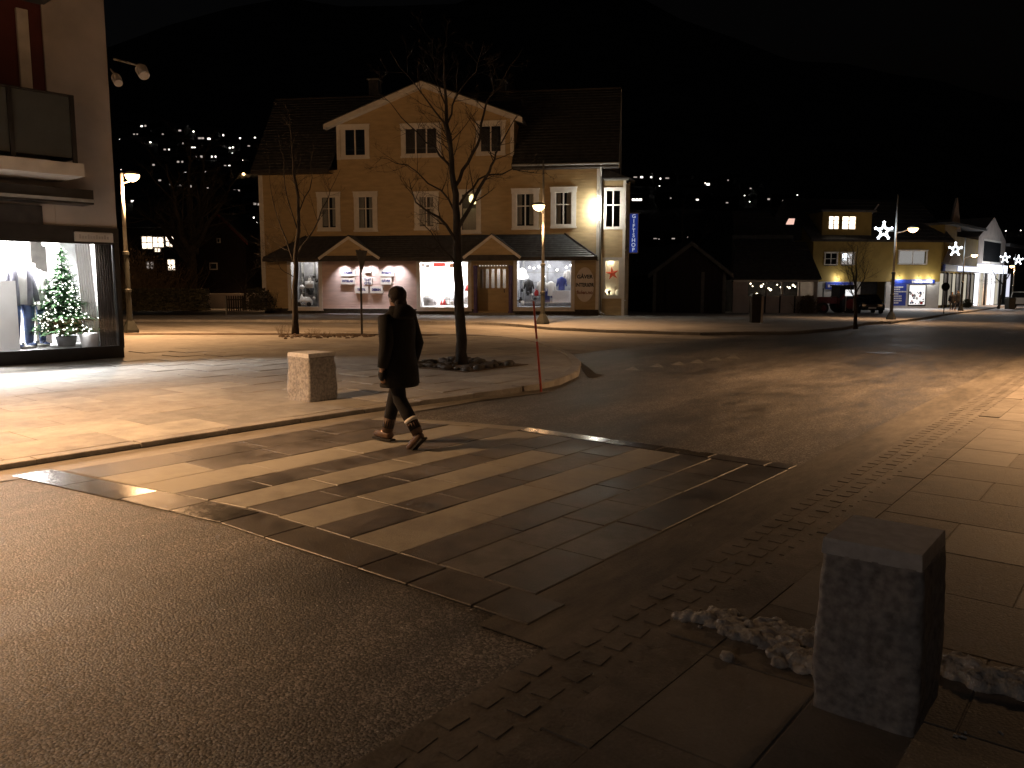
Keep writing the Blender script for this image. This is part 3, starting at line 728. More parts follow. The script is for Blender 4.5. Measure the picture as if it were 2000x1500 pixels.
# ---- windows
def window(r, cols, split, parent=house, trim=.25, dark=True, top=.3, bot=.2, sill=True):
    x0, x1, z0, z1 = r
    f = MB(); y0, y1 = -.065, .05; sp = .04
    gx0, gx1, gz0, gz1 = x0 + trim, x1 - trim, z0 + bot, z1 - top
    f.box(x0, gx0, y0, y1, z0 + bot*.5, z1 - top); f.box(gx1, x1, y0, y1, z0 + bot*.5, z1 - top)
    f.box(x0 - .03, x1 + .03, y0 - .015, y1, gz1, z1 - .04); f.box(x0 - .06, x1 + .06, y0 - .05, y1, z1 - .04, z1)
    f.box(gx0, gx1, y0, y1, z0 + bot*.5, gz0)
    w = f.build('window', M['white'], parent)
    if sill: MB().box(x0 - .03, x1 + .03, y0 - .06, y1 - .01, z0, z0 + bot*.5 - .002).build('sill', M['white'], w)
    m = MB(); b = .05; cw = (gx1 - gx0) / cols
    for i in range(cols + 1): 
        xx = gx0 + cw * i; m.box(max(gx0, xx - b/2*(1.4)), min(gx1, xx + b/2*1.4), -.03, .03, gz0, gz1)
    zs = [gz0, gz1] if not split else [gz0, gz0 + (gz1 - gz0) * split, gz1]
    for i, zz in enumerate(zs):
        for c in range(cols): m.box(gx0 + cw*c + b*.7, gx0 + cw*(c+1) - b*.7, -.028, .028, max(gz0, zz - b/2), min(gz1, zz + b/2))
    m.build('sash', M['white'], w)
    for c in range(cols):
        for a, c2 in zip(zs, zs[1:]):
            MB().box(gx0 + cw*c + .02, gx0 + cw*(c+1) - .02, .0, .006, a + .02, c2 - .02).build('pane', M['glass'], w)
    return w, (gx0, gx1, gz0, gz1)
cur = MB()
for i, r in enumerate(upr):
    w, g = window(r, 2, .62, trim=.25, top=.28) if i != 3 else window(r, 1, None, trim=.22, top=.24)
    if i != 3:
        n = 8
        for s in (0, 1):
            xa = g[0] if s == 0 else g[1]; d = 1 if s == 0 else -1
            for k in range(n):
                x0 = xa + d * k * .035; x1 = xa + d * (k + 1) * .035
                drop = g[2] + (.0 if i % 2 else .1)
                cur.quad((x0, .16 + .02 * (k % 2), drop), (x1, .16 + .02 * ((k + 1) % 2), drop), (x1, .16 + .02 * ((k + 1) % 2), g[3]), (x0, .16 + .02 * (k % 2), g[3]))
for r, q in zip(dor, dow): window(r, q[4], None, trim=.22, top=.26)
cur.build('curtains', M['curtain'], house)
mb = MB()
mb.box(-W_ + .12, -.14, .75, .8, CZ + .1, EZ - .1); mb.box(dl + .1, dr - .1, .75, .8, EZ - .05, dlz)
mb.build('dark_rooms', M['interior_dark'], house)
# paper lamp hanging in the fourth window and light in that room
r = upr[3]; lx, lz = HF.P(925, 389, .2)
t = empty('paper_lamp', HF.loc, HF.rz, 'glowing round paper lamp hanging inside the fourth first-floor window', 'lamp')
MB().lathe([(.03, -.27), (.16, -.22), (.24, -.1), (.26, .02), (.24, .14), (.14, .25), (.03, .28)], 16, (lx, .2, lz)).build('shade', em('paper_shade', (1, .78, .35), 3.2), t, smooth=True)
MB().tube([(lx, .2, lz + .27), (lx, .2, lz + .5)], .008, 5).build('cord', M['black'], t)
# pale curtain below it
mb = MB()
for k in range(26):
    x0 = r[0] + .27 + k * (r[1] - r[0] - .54) / 26; x1 = x0 + (r[1] - r[0] - .54) / 26
    mb.quad((x0, .2 + .03*(k % 2), r[2] + .2), (x1, .2 + .03*((k+1) % 2), r[2] + .2), (x1, .2 + .03*((k+1) % 2), r[3] - 1.0), (x0, .2 + .03*(k % 2), r[3] - 1.0))
mb.build('half_curtain', M['curtain'], house)
# ---- canopy
cy = -1.25; ez = HF.P(840, 503, cy)[1]
cxl = HF.P(514, 508, cy)[0]; cxr = HF.P(1166, 500, cy)[0]; txl = HF.P(598, 461)[0]; txr = HF.P(1103, 458)[0]
mb = MB(); roof_rows(mb, (cxl, cy, ez), (cxr, cy, ez), (txl, 0, CZ), (txr, 0, CZ), 11, .04, .022)
cn = mb.build('canopy', M['roof_wet'], house)
mb = MB(); roof_rows(mb, (cxr, cy + .01, ez), (cxr + .0, -.02, ez), (txr, 0, CZ), (txr + .01, 0, CZ), 9, .04, .02); roof_rows(mb, (cxl, -.02, ez), (cxl, cy + .01, ez), (txl, 0, CZ), (txl + .01, 0, CZ), 9, .04, .02)
mb.build('canopy_hip', M['roof_wet'], cn)
mb = MB(); mb.box(cxl - .03, cxr + .03, cy - .06, cy, ez - .18, ez + .0); mb.box(cxl - .03, cxl + .05, cy, 0, ez - .18, ez - .03); mb.box(cxr - .05, cxr + .03, cy, -.01, ez - .18, ez - .03)
mb.box(cxl + .05, cxr - .05, cy + .001, -.03, ez - .1, ez - .05)
mb.build('fascia', M['darkwood'], cn)
# hip ridge caps
for a, b in (((cxr, cy, ez + .03), (txr, 0, CZ + .03)), ((cxl, cy, ez + .03), (txl, 0, CZ + .03))):
    MB().tube([a, b], .045, 6).build('ridge_cap', M['darkwood'], cn)
# small gables on the canopy
for (ua, va, u0, v0, u1, v1) in ((682, 461, 621, 509, 742, 508), (951, 458, 903, 497, 1018, 506)):
    gy = cy - .12; ax, az = HF.P(ua, va, gy); x0 = HF.P(u0, v0, gy)[0]; x1 = HF.P(u1, v1, gy)[0]; bz = ez + .02
    hw = (x1 - x0) / 2; ax = (x0 + x1) / 2
    g = MB()
    cladding(g, bz + .1, az - .12, .13, lambda z: (ax - hw * (az - z) / (az - bz) * .92, ax + hw * (az - z) / (az - bz) * .92), [], y=gy + .06, th=.05, proud=.02)
    gp_ = g.build('gable_front', M['yellow'], house)
    for s in (-1, 1):
        P0 = Vector((ax + s * hw, gy - .02, bz)); P1 = Vector((ax, gy - .02, az))
        n = Vector((s * (az - bz), 0, hw)).normalized() * .14
        MB().prism([P0, P0 - n + Vector((0, 0, -.0)), P1 - Vector((0, 0, .17)), P1], (0, .06, 0)).build('bargeboard', M['white'], gp_)
        rr = MB(); bk = 1.15; lift = Vector((0, 0, .03))
        rr.hexa([P0 + lift, P1 + lift, P1 + Vector((0, 1.2, 0)) + lift, P0 + Vector((0, .12, 0)) + lift, P0 + lift*2.2, P1 + lift*2.2, P1 + Vector((0, 1.2, 0)) + lift*2.2, P0 + Vector((0, .12, 0)) + lift*2.2])
        rr.build('gable_roof', M['roof'], gp_)
    bb = MB(); bb.box(ax - hw*.86, ax + hw*.86, gy + .0, gy + .05, bz - .02, bz + .1); bb.build('tie_board', M['darkwood'], gp_)
# ---- main roof
ry = DEP / 2; rz1 = HF.P(1210, 173, ry)[1]; rxr = HF.P(1211, 173, ry)[0]; rxl = HF.P(538, 204, ry)[0]; ey = -.65
ezz = EZ - .0; exr = .95; exl = -W_ - .15
sl = (rz1 - ezz) / (ry - ey)
def on_roof(y): return ezz + sl * (y - ey)
rf = empty('roof', parent=house)
mb = MB(); roof_rows(mb, (exl, ey, ezz), (dl - .25, ey, ezz), (rxl, ry, rz1), (dl - .25, ry, rz1), 26, .06, .03)
roof_rows(mb, (dr + .25 - .3, ey, ezz), (exr, ey, ezz), (dr + .25 - .3, ry, rz1), (exr, ry, rz1), 26, .06, .03)
roof_rows(mb, (dl - .25, .6, on_roof(.6)), (dr + .25, .6, on_roof(.6)), (dl - .25, ry, rz1), (dr + .25, ry, rz1), 18, .06, .03)
mb.build('slates', M['roof'], rf)
mb = MB(); roof_rows(mb, (exr, DEP + .65, ezz), (exl, DEP + .65, ezz), (exr, ry, rz1), (rxl, ry, rz1), 12, .06, .03); mb.build('rear_slope', M['roof'], rf)
MB().tube([(rxl, ry, rz1 + .03), (exr, ry, rz1 + .03)], .08, 6).build('ridge', M['darkwood'], rf)
for a, b in ((exl, dl - .27), (dr - .04, exr)):
    mb = MB(); mb.box(a, b, ey - .03, ey + .02, ezz - .2, ezz - .02); mb.box(a, b, ey + .02, -.0, ezz - .2, ezz - .16); mb.build('eaves', M['darkwood'], rf)
MB().tube([(dr, ey - .09, ezz - .03), (exr + .02, ey - .09, ezz - .03)], .06, 8).build('gutter', M['pole_up'], rf)
MB().prism([(exr, ey, ezz - .02), (exr, ry, rz1), (exr, ry, rz1 - .25), (exr, ey, ezz - .25)], (.04, 0, 0)).build('verge_board', M['white'], rf)
MB().prism([(exr, DEP + .65, ezz - .02), (exr, ry, rz1), (exr, ry, rz1 - .25), (exr, DEP + .65, ezz - .25)], (.04, 0, 0)).build('verge_board', M['white'], rf)
# dormer roof with wide white bargeboards
oy = -.55; A = Vector((*HF.P(822, 158, oy)[:1], oy, HF.P(822, 158, oy)[1]))
for s, (u, v) in ((-1, (631, 243)), (1, (1020, 229))):
    x, z = HF.P(u, v, oy); P0 = Vector((x, oy, z)); n = Vector((0, 0, -.3))
    MB().prism([P0, P0 + n * .85, A + n, A], (0, .05, 0)).build('bargeboard', M['white'], rf)
    dv = (A - P0); back = Vector((0, 6.2, 0)); up = Vector((0, 0, .05))
    mb = MB(); q = [P0 + up*.1, A + up*.1, A + Vector((0, 5.0, 0)) + up*.1, P0 + Vector((0, 3.2, 0)) + up*.1]
    mb.hexa([*q, *[p + up for p in q]]); mb.build('dormer_roof', M['roof'], rf)
    mb = MB(); q = [P0 + n * .75 + Vector((0, .05, 0)), A + n * .9 + Vector((0, .05, 0)), A + n * .9 + Vector((0, .5, 0)), P0 + n * .75 + Vector((0, .5, 0))]
    mb.add(q, [(0, 1, 2, 3)]); mb.build('soffit', M['white'], rf)
    xw = dl if s < 0 else dr
    MB().box(min(xw, xw - s*.1), max(xw, xw - s*.1), .12, 3.0, EZ - .2, dlz).build('dormer_cheek', M['yellow'], rf)
# chimneys with pale caps
for u, v, w in ((733, 158, 24), (980, 160, 22)):
    x, z = HF.P(u, v, ry + 1.2); hw = w / 2 / F_PX * 49
    MB().box(x - hw*.8, x + hw*.8, ry + .8, ry + 1.5, rz1 - 1.2, z - .04).build('chimney', M['roof'], rf)
    MB().box(x - hw, x + hw, ry + .7, ry + 1.6, z - .04, z + .04).build('chimney_cap', M['pole_up'], rf)
# ---- corner bay
bx0, bx1 = HF.P(1176, 500, .15)[0], HF.P(1216, 500, .15)[0]; bx2 = HF.P(1227, 500, 1.0)[0]
bz1 = HF.P(1200, 352, .15)[1]
bay = empty('corner_bay', parent=house)
wu = rect(1177, 1219, 366, 448, .15); wl = rect(1177, 1219, 503, 583, .15)
wu = (bx0 + .02, bx1 - .02, wu[2], wu[3]); wl = (bx0 + .02, bx1 - .02, wl[2], wl[3])
mb = MB(); cladding(mb, -.12, bz1, .14, lambda z: (bx0, bx1), [inset(wu, .1), inset(wl, .1)], y=.15, th=.1)
nb = 30
for i in range(int((bz1 + .1) / .14)):
    z0 = -.1 + .14 * i; z1 = z0 + .14; p = (bx1, .15); q = (bx2, 1.0)
    mb.hexa([(p[0]+.02, p[1]-.02, z0), (q[0]+.03, q[1], z0), (q[0]-.08, q[1], z0), (p[0], p[1]+.1, z0), (p[0], p[1], z1), (q[0], q[1], z1), (q[0]-.08, q[1], z1), (p[0], p[1]+.1, z1)])
mb.build('bay_cladding', M['yellow'], bay)
MB().box(bx1 - .02, bx1 + .13, .08, .26, -.12, bz1).build('corner_board', M['white'], bay)
MB().box(bx2 - .05, bx2 + .05, 1.0, 3.0, -.12, bz1).build('bay_side', M['yellow'], bay)
for wr, lit in ((wu, 0), (wl, 1)):
    x0, x1, z0, z1 = wr; f = MB(); tr = .17
    f.box(x0, x0+tr, .09, .2, z0, z1); f.box(x1-tr, x1, .09, .2, z0, z1); f.box(x0+tr, x1-tr, .09, .2, z1-.18, z1); f.box(x0+tr, x1-tr, .09, .2, z0, z0+.14)
    if not lit:
        xm = (x0+x1)/2; zm = z0 + (z1-z0)*.58; f.box(xm-.035, xm+.035, .11, .18, z0+.14, zm-.03); f.box(xm-.035, xm+.035, .11, .18, zm+.03, z1-.18); f.box(x0+tr, x1-tr, .11, .18, zm-.03, zm+.03)
    f.build('bay_window', M['white'], bay)
    MB().box(x0+tr-.01, x1-tr+.01, .145, .151, z0+.13, z1-.17).build('bay_pane', M['glass'], bay)
mb = MB(); mb.box(bx0-.1, bx1+.25, .02, .1, bz1-.02, bz1+.12); mb.build('bay_eaves', M['pole_up'], bay)
mb = MB(); e0 = bz1 + .1; tz = EZ - .1
mb.add([(bx0-.15, -.1, e0), (bx1+.3, -.1, e0), (bx2+.3, 1.1, e0), (bx2+.3, 3.1, e0), (-.02, 3.1, tz), (-.02, .3, tz), (bx0-.15, -.1, e0-.06), (bx1+.3, -.1, e0-.06), (bx2+.3, 1.1, e0-.06), (bx2+.3, 3.1, e0-.06)],
       [(0,1,5), (1,2,5), (2,3,4,5), (0,6,7,1), (1,7,8,2), (2,8,9,3)]); mb.build('bay_roof', M['roof'], bay)
mb = MB(); mb.box(bx0, bx2 - .1, 1.5, 1.55, 3.6, bz1); mb.build('bay_room', M['interior_dark'], bay)
mb = MB(); mb.box(bx0 - .02, bx2 - .1, 1.3, 1.35, .2, 3.5); mb.box(bx0-.02, bx2-.1, .3, 1.3, .75, .8); mb.box(bx0-.02, bx2-.1, .3, 1.3, 3.45, 3.5); mb.box(bx0-.03, bx0-.0, .3, 1.35, .2, 3.5); mb.build('display_niche', M['int_white'], bay)
def lamp_local(kind, parent, loc, energy, col, size=.3, rot=None, name='shop_light', sy=None):
    ld = bpy.data.lights.new(name, kind); ld.energy = energy; ld.color = col
    if kind == 'AREA':
        ld.size = size
        if sy: ld.shape = 'RECTANGLE'; ld.size_y = sy
    else: ld.shadow_soft_size = size
    o = bpy.data.objects.new(name, ld); COL.objects.link(o); o.parent = parent; o.location = loc
    if rot: o.rotation_euler = rot
    return o
# draped curtain, star, candle things in the bay
mb = MB(); n = 24
for k in range(n):
    x0 = wl[0] + .16 + (wl[1]-wl[0]-.3) * k / n; x1 = x0 + (wl[1]-wl[0]-.3) / n
    mb.quad((x0, .62 + .05*(k%2), wl[2]+.2), (x1, .62 + .05*((k+1)%2), wl[2]+.2), (x1, .62 + .05*((k+1)%2), wl[3]-.1), (x0, .62 + .05*(k%2), wl[3]-.1))
mb.build('bay_curtain', M['curtain'], bay)
sx, sz = HF.P(1196, 534, .3)
pts = []
for k in range(10):
    a = math.pi/2 + k*math.pi/5 + .15; q = .38 if k % 2 == 0 else .13
    pts.append((sx + q*math.cos(a), .34, sz + q*math.sin(a)))
mb = MB(); c1 = (sx, .24, sz); c2 = (sx, .44, sz); mb.add([*pts, c1, c2], [(k, (k+1) % 10, 10) for k in range(10)] + [((k+1) % 10, k, 11) for k in range(10)])
o = mb.build('paper_star', M['starred'], None, loc=HF.loc, rz=HF.rz, label='red paper star hanging in the lit ground-floor bay window', cat='paper star')
ox, oz = HF.P(1210, 572, .4)
o = MB().lathe([(.03,-.18),(.16,-.12),(.21,.02),(.17,.16),(.05,.22)], 12, (ox, .45, oz)).build('round_vase', M['int_white'], None, loc=HF.loc, rz=HF.rz, smooth=True, label='round white vase on the sill of the lit bay window', cat='vase')
ox, oz = HF.P(1186, 570, .4)
mb = MB(); mb.lathe([(.09,-.17),(.09,-.05),(.03,-.03),(.03,.28),(.01,.3)], 8, (ox - .12, .4, oz)); mb.lathe([(.02,-.17),(.05,-.1),(.1,.05),(.02,.1)], 8, (ox + .1, .42, oz))
mb.build('candle_holder', M['black'], None, loc=HF.loc, rz=HF.rz, label='dark candle holders at the left of the lit bay window', cat='candle holder')
lamp_local('POINT', house, ((bx0+bx1)/2 - .1, .5, 2.9), 30, (1, .8, .5), .1); lamp_local('POINT', house, (bx0 + .35, .5, 1.25), 32, (1, .8, .5), .1)
# ---- downpipe
dx = HF.P(1172, 500, -.1)[0]
MB().tube([(dx, ey-.05, ezz-.05), (dx, -.35, ezz-.35), (dx, -.14, ezz-.6), (dx, -.14, .25), (dx+.04, -.2, .12), (dx+.25, -.35, .06)], .05, 8).build('downpipe', M['pole_up'], house)
# ---- wall light washing the corner
wx, wz = HF.P(1169, 408, -.25)
wl_ = empty('wall_lamp', HF.loc, HF.rz, 'bright white tube lamp on the right corner of the yellow house', 'wall lamp')
MB().tube([(wx, -.34, wz-.55), (wx, -.34, wz+.55)], .035, 8).build('tube', em('white_tube', (1, .96, .82), 30, False), wl_)
MB().tube([(wx, -.34, wz+.4), (wx, -.06, wz+.4)], .015, 6).build('bracket', M['black'], wl_); MB().tube([(wx, -.34, wz-.4), (wx, -.06, wz-.4)], .015, 6).build('bracket', M['black'], wl_)
for dz in (-.4, 0, .4): lamp_local('POINT', wl_, (wx, -.42, wz + dz), 75, (1, .97, .84), .05, name='tube_light')
# ---- blade sign
u0x, u0z = HF.P(1229, 416, .6); u1x, u1z = HF.P(1246, 495, .6)
bs = empty('gift_shop_sign', HF.loc, HF.rz, 'tall blue lit sign hanging on the bay of the yellow house, letters one below another', 'sign')
MB().box(u0x, u1x, .55, .72, u1z, u0z).build('sign_box', M['pole_up'], bs)
MB().box(u0x + .04, u1x - .04, .54, .549, u1z + .05, u0z - .05).build('face', M['signblue'], bs)
n = 8; hh = (u0z - u1z - .12) / n
for i, ch in enumerate('GIFTSHOP'): text('letter', ch, hh * 1.12, M['signtext'], bs, ((u0x + u1x)/2, .533, u0z - .06 - hh * (i + .5)), ext=.003, bold=.004)
for z in (u0z - .4, u1z + .35): MB().tube([(bx2 - .2, .64, z), (u0x + .01, .64, z)], .025, 6).build('bracket', M['pole_up'], bs)
# ---- oval wall sign
ox, oz = HF.P(1142, 556, -.05); osn = empty('oval_sign', HF.loc, HF.rz, 'pale oval board reading GÅVER INTERIØR fiolen.no right of the shop window', 'sign')
ra = HF.P(1162, 556)[0] - ox; rb = HF.P(1142, 522)[1] - oz
pts = [(ox + ra*.93*math.cos(a), -.045, oz + rb*math.sin(a)) for a in [2*math.pi*k/40 for k in range(40)]]
MB().prism(pts, (0, -.03, 0)).build('board', M['ovalsign'], osn)
for s, dz, sz_, m, sx_ in (('GÅVER', .42, .27, 'letter_black', 1.0), ('INTERIØR', -.02, .27, 'letter_black', .83), ('fiolen.no', -.42, .26, 'letter_brown', .95)):
    text('lettering', s, sz_, M[m], osn, (ox, -.08, oz + dz), ext=.003, bold=.011, sx=sx_)
# ---- sign plates on the pale wall
plates = [(680, 533, 14, 6.4, 'VASER', 15), (679, 549, 13.5, 6.0, 'MØBLAR', 14), (718, 527, 7, 5.6, 'LYS', 7), (718, 549, 8.5, 6.4, '#', 8), (755, 533, 14, 6.4, 'INTERIØR', 14),
          (754, 549, 11, 6.4, 'GÅVER', 11), (706, 566, 13, 6.4, 'TEKSTIL', 13), (735, 566, 12.5, 6.4, 'DESIGN', 12)]
names = {'VASER': 'upper left', 'MØBLAR': 'left middle', 'LYS': 'top centre', '#': 'centre', 'INTERIØR': 'upper right', 'GÅVER': 'right middle', 'TEKSTIL': 'bottom left', 'DESIGN': 'bottom right'}
for u, v, hw, hh, s, _ in plates:
    x, z = HF.P(u, v, -.15); hx = hw / F_PX * 46; hz = hh / F_PX * 46
    t = empty('word_plate', HF.loc, HF.rz, ('white plate with the looped square symbol among the word plates' if s == '#' else f'white plate reading {s} on the pale shop wall, {names[s]} of the cluster'), 'sign', 'word plates on the pale wall')
    MB().box(x - hx, x + hx, -.16, -.03, z - hz, z + hz).build('board', M['white'], t)
    if s == '#':
        q = .09
        for a, b in (((-1,-1),(-1,1)), ((1,-1),(1,1)), ((-1,-1),(1,-1)), ((-1,1),(1,1))):
            MB().tube([(x + a[0]*q*.8, -.168, z + a[1]*q*.8), (x + b[0]*q*.8, -.168, z + b[1]*q*.8)], .014, 5).build('stroke', M['navy'], t)
        for i in (-1, 1):
            for j in (-1, 1):
                c = (x + i*q*1.35, z + j*q*1.35); p = [(c[0] + q*.6*math.cos(a), -.168, c[1] + q*.6*math.sin(a)) for a in [k*math.pi/6 for k in range(13)]]
                MB().tube(p, .014, 5, False).build('loop', M['navy'], t)
    else:
        text('lettering', s, hz * .95, M['navy'], t, (x, -.164, z), ext=.003, bold=.009, sx=min(1, hx * 1.7 / (len(s) * hz * .66)))
for u in (668, 700, 722, 757, 775):
    x, _z = HF.P(u, 515, -.45)
    o = lamp_local('SPOT', house, (x, -.55, ez - .2), 120, (1, .93, .95), .05, rot=(R(28), 0, 0), name='canopy_spot'); o.data.spot_size = R(95); o.data.spot_blend = .8
    MB().lathe([(.05, 0), (.06, .08)], 8, (x, -.55, ez - .185)).build('spotlight', M['white'], house)
# ---- shop interiors
def shopbox(r, depth, m, floor_m, light, col, y0=.14, frame=True):
    x0, x1, z0, z1 = r
    f = MB(); t = .2
    f.box(x0, x0+t, -.06, .1, z0, z1); f.box(x1-t, x1, -.06, .1, z0, z1); f.box(x0+t, x1-t, -.06, .1, z0, z0+.17); f.box(x0+t, x1-t, -.06, .1, z1-.12, z1)
    w = f.build('shop_window', M['white'], house)
    MB().box(x0 - .03, x1 + .03, -.1, .0, z0 - .05, z0 - .002).build('sill', M['white'], w)
    MB().box(x0+t-.01, x1-t+.01, .03, .038, z0+.16, z1-.1).build('pane', M['glassd'], w)
    b = MB(); X0, X1 = x0 + t*.5, x1 - t*.5
    b.box(X0, X1, y0+depth, y0+depth+.05, z0, z1+.3); b.box(X0-.05, X0, y0, y0+depth, z0, z1+.3); b.box(X1, X1+.05, y0, y0+depth, z0, z1+.3); b.box(X0, X1, y0, y0+depth, z1+.3, z1+.34)
    b.build('display_room', m, house)
    MB().box(X0, X1, y0, y0+depth, z0+.1, z0+.16).build('display_floor', floor_m, house)
    lamp_local('AREA', house, ((x0+x1)/2, y0+depth*.45, z1+.25), light, col, (x1-x0)*.8, (0, 0, 0), sy=depth*.5)
    return w
shopbox(shr[0], 1.6, M['int_grey'], M['int_grey'], 45, (1, .95, .9))
shopbox(shr[1], 1.2, M['int_white'], M['int_white'], 380, (1, .98, .95))
shopbox(shr[2], 2.6, M['int_grey'], M['int_grey'], 110, (.95, .96, 1))
def item(name, mbs, label, cat, group=None, smooth=True):
    t = empty(name, HF.loc, HF.rz, label, cat, group)
    for pn, mb, m in mbs: mb.build(pn, m, t, smooth=smooth and pn not in ('roof', 'body_box'))
    return t
G = 46 / F_PX
def hp(u, v, y): x, z = HF.P(u, v, y); return x, z
# window 1: toy car, paper bag, shelves of ornaments
x, z = hp(597, 594, .6)
mb = MB(); mb.loft([(x,.6,z-.05,.0,.0),(x,.6,z-.04,.42,.32),(x,.6,z+.18,.44,.34),(x,.6,z+.26,.36,.28),(x,.6,z+.42,.26,.2),(x,.6,z+.44,.0,.0)], 14)
w4 = MB()
for sx in (-.3, .3): w4.tube([(x+sx, .3, z), (x+sx, .4, z)], .13, 12)
item('toy_car', [('body', mb, M['whitecar']), ('wheels', w4, M['tyre']), ('grille', MB().box(x-.14, x+.14, .27, .3, z+.0, z+.14), M['chrome'])], 'small white toy car in the narrow left shop window', 'toy car')
x, z = hp(604, 556, .5)
item('paper_bag', [('bag', MB().box(x-.26, x+.24, .5, .6, z-.2, z+.2), M['plate']), ('handle', MB().tube([(x-.14,.55,z+.2),(x,.55,z+.5),(x+.12,.55,z+.2)], .012, 5), M['plate'])], 'white paper bag hanging above the toy car', 'bag')
q = random.Random(5)
k = 0
for r, us, vs, n, bright in ((shr[0], (575, 625), (525, 585), 9, 1), (shr[2], (1015, 1112), (560, 594), 15, 1)):
    for i in range(n):
        u = q.uniform(*us); v = q.uniform(*vs); y = q.uniform(.7, 1.4); x, z = hp(u, v, y); s = q.uniform(.6, 1.3)
        prof = q.choice([[(.02,-.15),(.1,-.14),(.14,0),(.06,.12),(.08,.2)], [(.1,-.15),(.1,.1),(.03,.12)], [(.02,-.12),(.13,-.05),(.15,.04),(.06,.13)], [(.12,-.15),(.02,-.1),(.02,.08),(.14,.1),(.07,.24)]])
        mm = q.choice([M['int_white'], M['white'], M['pole_up'], M['black'], M['redcloth'] if r is shr[2] else M['white'], M['navy']])
        MB().lathe([(a*s, b*s) for a, b in prof], 9, (x, y, z)).build('ornament', mm, None, smooth=True, loc=HF.loc, rz=HF.rz, label='small ornament among the goods in the shop windows of the yellow house', cat='ornament', group='small goods in the shop windows')
# shelves in windows 1 and 3
for r, y, nn in ((shr[0], 1.25, 4), (shr[2], 1.8, 4)):
    mb = MB()
    for i in range(nn): zz = r[2] + .35 + i * (r[3]-r[2]-.5)/nn; mb.box(r[0]+.3, r[1]-.3, y, y+.35, zz, zz+.03)
    for xx in (r[0]+.3, (r[0]+r[1])/2, r[1]-.33): mb.box(xx, xx+.03, y+.02, y+.33, r[2]+.1, r[3])
    mb.build('display_shelf', M['pole_up'], None, loc=HF.loc, rz=HF.rz, label='metal display shelf at the back of the ' + ('narrow left' if nn == 4 and r is shr[0] else 'wide right') + ' shop window', cat='shelf')
# window 3: garments, hanging lamps, white table
for i, (u, v, c) in enumerate(((1058, 560, 'whitecar'), (1076, 562, 'white'), (1097, 553, 'navy'), (1033, 558, 'black'), (1068, 575, 'navy'), (1110, 540, 'curtain'))):
    x, z = hp(u, v, 1.0 + .08 * i); s = .9
    mb = MB(); mb.loft([(x, 1+.08*i, z-.5*s, .2*s, .1), (x, 1+.08*i, z-.1, .2*s, .12), (x, 1+.08*i, z+.25*s, .25*s, .11), (x, 1+.08*i, z+.36*s, .1, .07), (x, 1+.08*i, z+.4*s, .05, .05)], 10)
    mb.tube([(x-.2*s, 1+.08*i, z+.28*s), (x-.3*s, 1+.08*i, z-.2*s)], [.07, .05], 6); mb.tube([(x+.2*s, 1+.08*i, z+.28*s), (x+.3*s, 1+.08*i, z-.2*s)], [.07, .05], 6)
    mb.build('garment', M[c], None, smooth=True, loc=HF.loc, rz=HF.rz, label=('white jacket', 'pale open jacket', 'dark blue jacket', 'black coat', 'navy trousers and top', 'beige wrap')[i] + ' on display in the wide right shop window', cat='garment', group='clothes in the wide shop window')
x, z = hp(1020, 534, .9)
item('glowing_shade', [('shade', MB().lathe([(.05,.3),(.2,.2),(.27,-.05),(.24,-.3),(.1,-.32)], 12, (x,.9,z)), em('white_shade', (1, .97, .93), 4))], 'glowing white lamp shade at the left of the wide shop window', 'lamp')
for u, v in ((1034, 522), (1043, 524), (1073, 520), (1088, 527), (1106, 522), (1115, 518), (1052, 521), (1063, 540), (1030, 541)):
    x, z = hp(u, v, 1.3); MB().blob((x, 1.3, z), .07, seed=u, sub=1, amp=.05).build('pendant_bulb', M['bulb'], None, loc=HF.loc, rz=HF.rz, label='small bright ceiling bulb inside the wide right shop window', cat='light bulb', group='bulbs inside the wide shop window')
x, z = hp(1100, 578, .5); mb = MB(); mb.box(x-.6, x+.55, .6, 1.3, z-.35, z+.3); mb.build('white_cabinet', M['int_white'], None, loc=HF.loc, rz=HF.rz, label='pale cabinet at the lower right of the wide shop window', cat='cabinet')
# window 2: lantern house, nutcracker figure, bowls, red decorations, pots
x, z = hp(878, 583, .5)
lt = empty('lantern_house', HF.loc, HF.rz, 'small metal lantern shaped like a house in the bright middle shop window', 'lantern')
mb = MB()
for a, b in ((-.22, 0), (.2, 0), (-.22, .3), (.2, .3)): mb.box(x+a, x+a+.03, .45+b, .48+b, z-.35, z+.1)
mb.box(x-.25, x+.26, .42, .8, z-.37, z-.33); mb.box(x-.25, x+.26, .42, .8, z-.05, z-.02); mb.box(x-.02, x+.01, .44, .47, z-.35, z+.1)
mb.build('cage', M['black'], lt); mb = MB(); mb.add([(x-.28,.4,z+.1),(x+.28,.4,z+.1),(x+.28,.82,z+.1),(x-.28,.82,z+.1),(x,.6,z+.42)], [(0,1,4),(1,2,4),(2,3,4),(3,0,4),(3,2,1,0)]); mb.build('lantern_roof', M['int_grey'], lt)
x, z = hp(838, 588, .6); item('grey_basket', [('basket', MB().lathe([(.3,-.25),(.36,.2),(.33,.22)], 14, (x,.6,z)), M['int_grey']), ('lid', MB().lathe([(.36,.2),(.2,.3),(.03,.34)], 14, (x,.6,z)), M['pole_up'])], 'grey wicker basket at the left of the bright middle shop window', 'basket')
